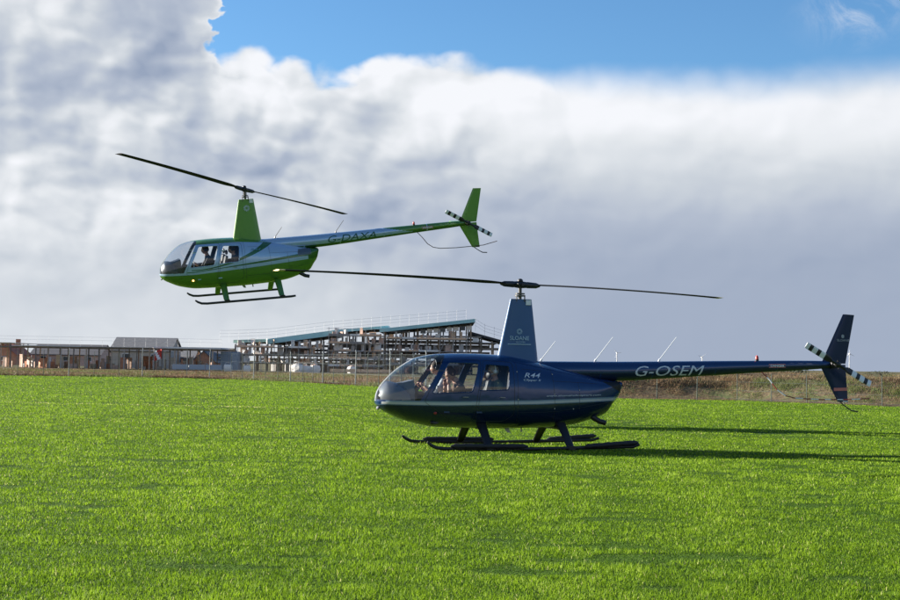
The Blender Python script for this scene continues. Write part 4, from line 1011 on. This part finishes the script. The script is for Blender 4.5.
house('cream walled house with dark roof beside the teal roofed building', 221, 348, 9, 228, cream, tiled, 8, .62, 'houses behind the building site')
house('low slate roofed house half seen left of the red roofed one', -18, 344, 14, 245, cream, tileg, 9, .6, 'houses behind the building site')
# site clutter: container, panels, vans
ct = thing('shipping_container', 'blue grey steel container standing at the left end of the teal roof', 'container', (at(229, 360, 194).x, 194, 0)); m_ = MB(); m_.box(-1.2, 1.2, 0, 5.5, .1, 2.7)
for k in range(11): m_.box(-1.15+k*.22, -1.07+k*.22, -.04, -.002, .2, 2.6)
m_.build('shell', mat('container_blue', (.24, .31, .40), .6, noise=.2), ct); MB().box(-.02, .02, -.08, -.045, .2, 2.6).build('lock_bar', steell, ct)
def banner(px, py, label):
    c = at(px, py, 189); r = thing('site_banner', label, 'banner', (c.x, 189, 0)); MB().tube([(-.55, 0, 0), (-.55, 0, c.z+.7)], .05, 6).build('pole', steell, r)
    n_ = 12; v = []; f = []; mi = []
    for k in range(n_+1):
        for j in range(5): v.append((-.5+1.0*k/n_, .12*sin(k*.8+j*.3), c.z-1.0+.34*j+.35*k/n_))
    for k in range(n_):
        for j in range(4): f.append((k*5+j, (k+1)*5+j, (k+1)*5+j+1, k*5+j+1)); mi.append(1 if 3 <= k+2*j-2 <= 7 else 0)
    obj('cloth', v, f, [red, white], r, True, mi)
banner(158, 354, 'red and white banner hanging in the low steel frame under the grey house')
def barrier(px0, px1, label, M, h=.9):
    a_ = at(px0, 366, 186).x; b_ = at(px1, 366, 186).x; r = thing('site_barrier', label, 'barrier', ((a_+b_)/2, 186, 0)); w = (b_-a_)/2; n_ = max(1, int(w))
    for k in range(n_): x0 = -w+2*w*k/n_; MB().box(x0+.03, x0+2*w/n_-.03, -.03, .03, .15, h).build('panel', M, r)
    for k in range(n_+1): x0 = -w+2*w*k/n_; MB().box(x0-.03, x0+.03, -.2, .2, 0, .14).build('foot', conc, r)
barrier(172, 222, 'pale blue grey low barrier panels along the site right of the banner', mat('barrier_bluegrey', (.35, .41, .48), .6), .85)
barrier(330, 392, 'orange and white low barrier before the busy scaffolding', board, .6)
def vehicle(px, label, paint, L=4.4, Hh_=1.45, van=False, Y=183):
    X_ = at(px, 366, Y).x; r = thing('parked_van' if van else 'parked_car', label, 'van' if van else 'car', (X_, Y, 0)); w = .85
    if van: P_ = [(-L/2, .35), (-L/2, Hh_*.95), (-L/2+.15, Hh_), (L/2-1.3, Hh_), (L/2-.6, Hh_*.62), (L/2-.05, Hh_*.5), (L/2, .35)]
    else: P_ = [(-L/2, .35), (-L/2, .85), (-L/2+.5, .95), (-L/2+1.1, Hh_), (L/2-1.9, Hh_), (L/2-1.1, .95), (L/2-.1, .78), (L/2, .35)]
    n_ = len(P_); m_ = MB(); m_.v = [(a_, -w, z) for a_, z in P_]+[(a_, w, z) for a_, z in P_]; m_.f = [tuple(range(n_)), tuple(range(2*n_-1, n_-1, -1))]+[(k, n_+k, n_+(k+1) % n_, (k+1) % n_) for k in range(n_)]; m_.m = [0]*len(m_.f)
    m_.build('body', paint, r)
    wz0, wz1 = (Hh_*.58, Hh_*.88) if van else (.97, Hh_-.08)
    for (a_, b_) in (((L/2-1.7, L/2-1.0),) if van else ((-L/2+1.0, -.35), (-.25, L/2-1.5))): MB().box(a_, b_, -w-.01, -w+.02, wz0, wz1).build('side_window', win, r)
    for x in (-L/2+.85, L/2-.85):
        for s in (-1, 1):
            MB().tube([(x, s*w-.1*s, .33), (x, s*w+.02*s, .33)], .33, 14).build('wheel', black, r)
bagm = mat('woven_bag_white', (.78, .75, .70), .9, noise=.15, bump=.4)
for q, (px, w, lb) in enumerate([(228, .9, 'white builders bag nearest the blue grey container'), (247, .8, 'white builders bag under the pale green roof edge'), (298, 1.1, 'large white builders bag before the low scaffolding, left of three'), (306, .9, 'white builders bag before the low scaffolding, middle of three'),
                                 (315, 1.0, 'white builders bag before the low scaffolding, right of three'), (352, .9, 'white builders bag in front of the busy scaffolding')]):
    b = at(px, 366, 188+.4*q); r = thing('builders_bag', lb, 'bag', (b.x, 188+.4*q, 0), (0, 0, random.uniform(-.6, .6)), 'white builders bags on the site'); m_ = MB(); L_ = 5
    for k in range(L_+1):
        t = k/L_; ww = w*(.46+.10*sin(pi*t)); m_.v += [(ww*sx*(1+.08*random.random()), ww*sy*(1+.08*random.random()), t*w) for sx, sy in ((-1, -1), (0, -1.12), (1, -1), (1.12, 0), (1, 1), (0, 1.12), (-1, 1), (-1.12, 0))]
    for k in range(L_):
        for c in range(8): m_.f.append((k*8+c, k*8+(c+1) % 8, k*8+8+(c+1) % 8, k*8+8+c)); m_.m.append(0)
    m_.build('sack', bagm, r)
    f = MB(); f.ball((0, 0, w*.95), (w*.5, w*.5, w*.22), 10, 6); f.build('load', random.choice((conc, brickp)), r, True)
    for sx in (-1, 1): MB().tube([(sx*w*.45, -w*.45, w), (sx*w*.3, -w*.3, w*1.3), (0, -w*.3, w*1.35)], .02, 5).build('handle', bagm, r)

# ------------------------------------------------------------------ far trees and wind turbines
leafm = mat('tree_leaf_far', (.035, .055, .03), .9, noise=.3, nscale=.5); bark = mat('bark', (.06, .045, .035), .9)
def far_tree(px, Y, hgt, wid, label, group):
    X_ = at(px, 366, Y).x; r = thing('tree', label, 'tree', (X_, Y, 0), group=group)
    MB().tube([(0, 0, 0), (.1, 0, hgt*.35), (0, 0, hgt*.8)], [wid*.06, wid*.045, wid*.015], 6).build('trunk', bark, r)
    m_ = MB(); n_ = 420
    for q in range(n_):
        t = random.random(); a_ = random.uniform(0, 2*pi); rr = wid*.5*sqrt(random.random())*sin(pi*(.15+.8*t))**.6*random.uniform(.8, 1.15); c = Vector((rr*cos(a_), rr*sin(a_), hgt*(.18+.82*t))); s = random.uniform(.25, .6)*hgt/7
        u = Vector((random.gauss(0, 1), random.gauss(0, 1), random.gauss(0, 1))).normalized(); w = u.orthogonal().normalized(); x_ = u.cross(w)
        m_.add([c+w*s, c+x_*s*.7, c-w*s, c-x_*s*.7], [(0, 1, 2, 3)])
    m_.build('crown', leafm, r)
for i, (px, Y, hgt, wid, lb) in enumerate([(787, 300, 3.0, 6, 'low dark tree on the skyline left of the tail fin, leftmost of the pair'), (797, 310, 2.7, 7, 'low dark tree on the skyline nearest the tail fin'), (770, 330, 2.2, 8, 'faint low tree just beyond the crest of the bank'), (880, 300, 1.6, 7, 'low tree on the skyline right of the tail rotor')]):
    far_tree(px, Y, hgt, wid, lb, 'trees on the skyline')
whitef = mat('turbine_white', (.65, .66, .68), .5)
for i, (px, py, ang, lb) in enumerate([(617, 353, 10, 'white wind turbine showing above the boom at the cabin end'), (702, 357, 40, 'white wind turbine showing above the boom near the G-OSEM lettering'), (762, 371, 75, 'small white wind turbine low under the middle of the boom'), (849.5, 354, 95, 'white wind turbine beside the tail fin of the dark helicopter')]):
    Y = 2600; c = at(px, py, Y); c.z = max(c.z, 10); r = thing('wind_turbine', lb, 'wind turbine', (c.x, Y, 0), group='wind turbines on the horizon')
    MB().tube([(0, 0, 0), (0, 0, c.z)], [1.1, .7], 8).build('tower', whitef, r, True)
    h = MB(); h.box(-1.3, 1.3, -2, 4, c.z-1.2, c.z+1.4); n_ = h.build('nacelle', whitef, r)
    for q in range(3):
        a_ = R(ang+120*q); L = min(9, c.z*.35); MB().tube([(0, -2.6, c.z), (L*.3*cos(a_), -2.6, c.z+L*.3*sin(a_)), (L*cos(a_), -2.6, c.z+L*sin(a_))], [.4, .5, .15], 6).build('blade', whitef, n_)

# ------------------------------------------------------------------ light and sky
EXPO = 1.55
SUN_AZ = R(-70); SUN_EL = R(17.8)      # measured from +Y, clockwise
sd = Vector((sin(SUN_AZ)*cos(SUN_EL), cos(SUN_AZ)*cos(SUN_EL), sin(SUN_EL)))
sl = bpy.data.lights.new('sun', 'SUN'); sl.energy = 5.0; sl.angle = R(.53); sl.color = (1, .93, .82); so = bpy.data.objects.new('sun', sl); COL.objects.link(so)
so.rotation_euler = (-sd).to_track_quat('-Z', 'Y').to_euler()
W = bpy.data.worlds.new('World'); S.world = W; W.use_nodes = True; W.cycles.sampling_method = 'MANUAL'; W.cycles.sample_map_resolution = 512; nt = W.node_tree
for n_ in list(nt.nodes): nt.nodes.remove(n_)
def nd(t, **k):
    n_ = nt.nodes.new(t)
    for a_, b_ in k.items(): setattr(n_, a_, b_)
    return n_
def mth(op, a, b=None, c=None, clamp=False):
    n_ = nd('ShaderNodeMath', operation=op, use_clamp=clamp)
    for i, q in enumerate((a, b, c)):
        if q is None: continue
        if isinstance(q, (int, float)): n_.inputs[i].default_value = q
        else: nt.links.new(q, n_.inputs[i])
    return n_.outputs[0]
def sst(v, a, b, lo=0, hi=1):
    n_ = nd('ShaderNodeMapRange', interpolation_type='SMOOTHSTEP')
    nt.links.new(v, n_.inputs[0]); 
    for i, q in enumerate((a, b, lo, hi)):
        if isinstance(q, (int, float)): n_.inputs[i+1].default_value = q
        else: nt.links.new(q, n_.inputs[i+1])
    return n_.outputs[0]
tc = nd('ShaderNodeTexCoord'); sp = nd('ShaderNodeSeparateXYZ'); nt.links.new(tc.outputs['Generated'], sp.inputs[0])
az = mth('ARCTAN2', sp.outputs[0], sp.outputs[1]); el = mth('ARCSINE', sp.outputs[2])
cv = nd('ShaderNodeCombineXYZ'); nt.links.new(az, cv.inputs[0]); nt.links.new(mth('MULTIPLY', el, 1.35), cv.inputs[1])
def noise(scale, det=9, rough=.55, off=(0, 0, 0), sc=(1, 1, 1), dist=0.0, src=None):
    mp = nd('ShaderNodeMapping'); mp.inputs['Location'].default_value = off; mp.inputs['Scale'].default_value = sc; nt.links.new(src or cv.outputs[0], mp.inputs[0])
    n_ = nd('ShaderNodeTexNoise'); n_.inputs['Scale'].default_value = scale; n_.inputs['Detail'].default_value = det; n_.inputs['Roughness'].default_value = rough; n_.inputs['Distortion'].default_value = dist
    nt.links.new(mp.outputs[0], n_.inputs['Vector']); return n_.outputs['Fac']
def blob(ca, ce, ra, re, amp):              # soft mass of cloud around one direction
    a_ = mth('DIVIDE', mth('SUBTRACT', az, ca), ra); b_ = mth('DIVIDE', mth('SUBTRACT', el, ce), re)
    q = mth('ADD', mth('MULTIPLY', a_, a_), mth('MULTIPLY', b_, b_)); return mth('MULTIPLY', mth('EXPONENT', mth('MULTIPLY', q, -1)), amp)
def PA(x): return math.atan((x-450)/1370)
def PE(x, y): return math.atan((364+(x-450)*.0175-y)/1370)
def puff(scale, off=(0, 0, 0), det=3, rough=.45, warp=.030, smooth=.22, wsc=14):
    mp = nd('ShaderNodeMapping'); mp.inputs['Location'].default_value = off; nt.links.new(cv.outputs[0], mp.inputs[0])
    wn = nd('ShaderNodeTexNoise'); wn.inputs['Scale'].default_value = wsc; wn.inputs['Detail'].default_value = 3; wn.inputs['Roughness'].default_value = .55; nt.links.new(mp.outputs[0], wn.inputs['Vector'])
    sb = nd('ShaderNodeVectorMath', operation='SUBTRACT'); sb.inputs[1].default_value = (.5, .5, .5); nt.links.new(wn.outputs['Color'], sb.inputs[0])
    ma = nd('ShaderNodeVectorMath', operation='MULTIPLY_ADD'); ma.inputs[1].default_value = (warp*2, warp*2, 0); nt.links.new(sb.outputs[0], ma.inputs[0]); nt.links.new(mp.outputs[0], ma.inputs[2])
    v_ = nd('ShaderNodeTexVoronoi', feature='SMOOTH_F1' if smooth else 'F1', voronoi_dimensions='2D'); v_.inputs['Scale'].default_value = scale; v_.inputs['Detail'].default_value = det; v_.inputs['Roughness'].default_value = rough; v_.normalize = True
    if smooth: v_.inputs['Smoothness'].default_value = smooth
    nt.links.new(ma.outputs[0], v_.inputs['Vector']); return mth('SUBTRACT', 1, v_.outputs['Distance'])
D1 = (-.0065, .0085, 0)                      # towards the sun, up and to the left
n1 = noise(5, 4, .5); n2 = noise(26, 4, .6, (3, 1, 0)); n3 = noise(4, 1, .45, (7, 2, 0))
p1 = puff(11, (0, 0, 0), 2.0); p1s = puff(11, D1, 2.0); p2 = puff(30, (2, 5, 0), .6, .5, .02, 0, 22); p2s = p2
lump = mth('ADD', mth('MULTIPLY', mth('SUBTRACT', p1, .62), .034), mth('MULTIPLY', mth('SUBTRACT', p2, .62), .026))
lump = mth('ADD', lump, mth('MULTIPLY', mth('SUBTRACT', n2, .5), .014))
rightw = sst(az, PA(330), PA(570))
wob = mth('MULTIPLY', lump, mth('SUBTRACT', 1, mth('MULTIPLY', rightw, .72)))
wob = mth('ADD', wob, mth('MULTIPLY', mth('SUBTRACT', n1, .5), .030))
# top of the cloud bank
azw = mth('ADD', az, mth('ADD', mth('MULTIPLY', mth('SUBTRACT', p1, .6), .05), mth('ADD', mth('MULTIPLY', mth('SUBTRACT', p2, .6), .05), mth('MULTIPLY', mth('SUBTRACT', n2, .5), .05))))
bnd = mth('ADD', sst(azw, PA(238), PA(165), .210, .40), mth('ADD', blob(PA(250), .2, .020, 1, .010), blob(PA(338), .2, .014, 1, -.005)))
bnd = mth('ADD', bnd, mth('ADD', blob(PA(440), .2, .05, 1, .005), sst(az, .33, .6, 0, .05)))
hgt_ = mth('SUBTRACT', mth('ADD', bnd, wob), el)
soft = sst(az, PA(480), PA(620), .0075, .022)
mask = sst(hgt_, mth('MULTIPLY', soft, -.5), soft)
wisp = mth('MULTIPLY', sst(noise(16, 9, .7, (5, 9, 0), (1.6, 1, 1), .8), .40, .7), blob(PA(855), PE(855, 20), .026, .016, .6))
mask = mth('MAXIMUM', mask, wisp)
# brightness: 0 slate .. 1 white
rightw = sst(az, PA(270), PA(630))
rb = sst(el, PE(700, 265), PE(700, 105), .12, .96)
rb = mth('ADD', rb, mth('ADD', blob(PA(640), PE(640, 150), .11, .012, -.10), blob(PA(870), PE(870, 95), .05, .02, -.10)))
lb_ = mth('ADD', .51, mth('ADD', blob(PA(45), PE(45, 20), .040, .028, .40), blob(PA(95), PE(95, 125), .055, .016, .26)))
lb_ = mth('ADD', lb_, mth('ADD', blob(PA(255), PE(255, 85), .034, .028, .42), blob(PA(430), PE(430, 88), .055, .026, .45)))
lb_ = mth('ADD', lb_, mth('ADD', blob(PA(50), PE(50, 230), .11, .03, .20), blob(PA(150), PE(150, 50), .045, .045, -.24)))
lb_ = mth('ADD', lb_, mth('ADD', blob(PA(365), PE(365, 112), .036, .016, -.26), blob(PA(15), PE(15, 100), .04, .022, -.22)))
lb_ = mth('ADD', lb_, mth('ADD', blob(PA(500), PE(500, 210), .09, .05, -.14), blob(PA(430), PE(430, 150), .05, .026, .16)))
lb_ = mth('ADD', lb_, mth('ADD', blob(PA(165), PE(165, 175), .06, .03, -.14), blob(PA(300), PE(300, 160), .03, .03, -.06)))
lb_ = mth('ADD', lb_, sst(el, .0, .08, .17, 0))
rim = mth('MULTIPLY', mth('EXPONENT', mth('MULTIPLY', mth('MAXIMUM', hgt_, 0), -45)), mth('MULTIPLY', sst(az, PA(170), PA(220)), mth('SUBTRACT', 1, rightw)))
lb_ = mth('ADD', lb_, mth('MULTIPLY', rim, .34))
mixb = mth('ADD', mth('MULTIPLY', lb_, mth('SUBTRACT', 1, rightw)), mth('MULTIPLY', rb, rightw))
relief = mth('ADD', mth('MULTIPLY', mth('SUBTRACT', p1, p1s), 3.4), mth('MULTIPLY', mth('SUBTRACT', p2, .55), .26))
tex = mth('ADD', mth('MULTIPLY', mth('SUBTRACT', n1, .5), .55), mth('ADD', relief, mth('MULTIPLY', mth('SUBTRACT', n3, .5), .7)))
tex = mth('ADD', tex, mth('MULTIPLY', mth('SUBTRACT', n2, .5), .34))
hi = sst(el, .03, .13, .12, .85)
calm = mth('SUBTRACT', 1, mth('MULTIPLY', hi, mth('SUBTRACT', 1, mth('MULTIPLY', rightw, .80))))
bri = mth('ADD', mixb, mth('MULTIPLY', tex, mth('SUBTRACT', 1, calm)), None, True)
cr = nd('ShaderNodeValToRGB'); nt.links.new(bri, cr.inputs[0]); e = cr.color_ramp.elements
def srgb(r, g, b): return tuple(((c/255+.055)/1.055)**2.4 if c > 10 else c/255/12.92 for c in (r, g, b))
e[0].position = 0; e[0].color = (*srgb(152, 166, 190), 1); e[1].position = 1; e[1].color = (*srgb(246, 248, 253), 1)
q = e.new(.32); q.color = (*srgb(180, 190, 207), 1); q = e.new(.55); q.color = (*srgb(204, 211, 220), 1); q = e.new(.78); q.color = (*srgb(229, 233, 238), 1)
sky = nd('ShaderNodeTexSky', sky_type='NISHITA'); sky.sun_disc = False; sky.sun_elevation = SUN_EL; sky.sun_rotation = SUN_AZ; sky.altitude = 0; sky.air_density = 1.0; sky.dust_density = .3; sky.ozone_density = 4.0
vs = nd('ShaderNodeVectorMath', operation='MULTIPLY'); nt.links.new(sky.outputs[0], vs.inputs[0]); vs.inputs[1].default_value = (.43, .55, .61)
cs = nd('ShaderNodeVectorMath', operation='SCALE'); nt.links.new(cr.outputs[0], cs.inputs[0]); SKYS = .10; cs.inputs['Scale'].default_value = 1/(SKYS*2**EXPO)
mx = nd('ShaderNodeMix', data_type='RGBA'); nt.links.new(mask, mx.inputs[0]); nt.links.new(vs.outputs[0], mx.inputs[6]); nt.links.new(cs.outputs[0], mx.inputs[7])
bg = nd('ShaderNodeBackground'); bg.inputs[1].default_value = SKYS; nt.links.new(mx.outputs[2], bg.inputs[0]); wo = nd('ShaderNodeOutputWorld'); nt.links.new(bg.outputs[0], wo.inputs[0])

S.view_settings.view_transform = 'Standard'; S.view_settings.look = 'None'; S.view_settings.gamma = 1; S.view_settings.exposure = EXPO; S.view_settings.use_curve_mapping = False
S.render.engine = 'CYCLES'; S.cycles.max_bounces = 8; S.cycles.transparent_max_bounces = 16
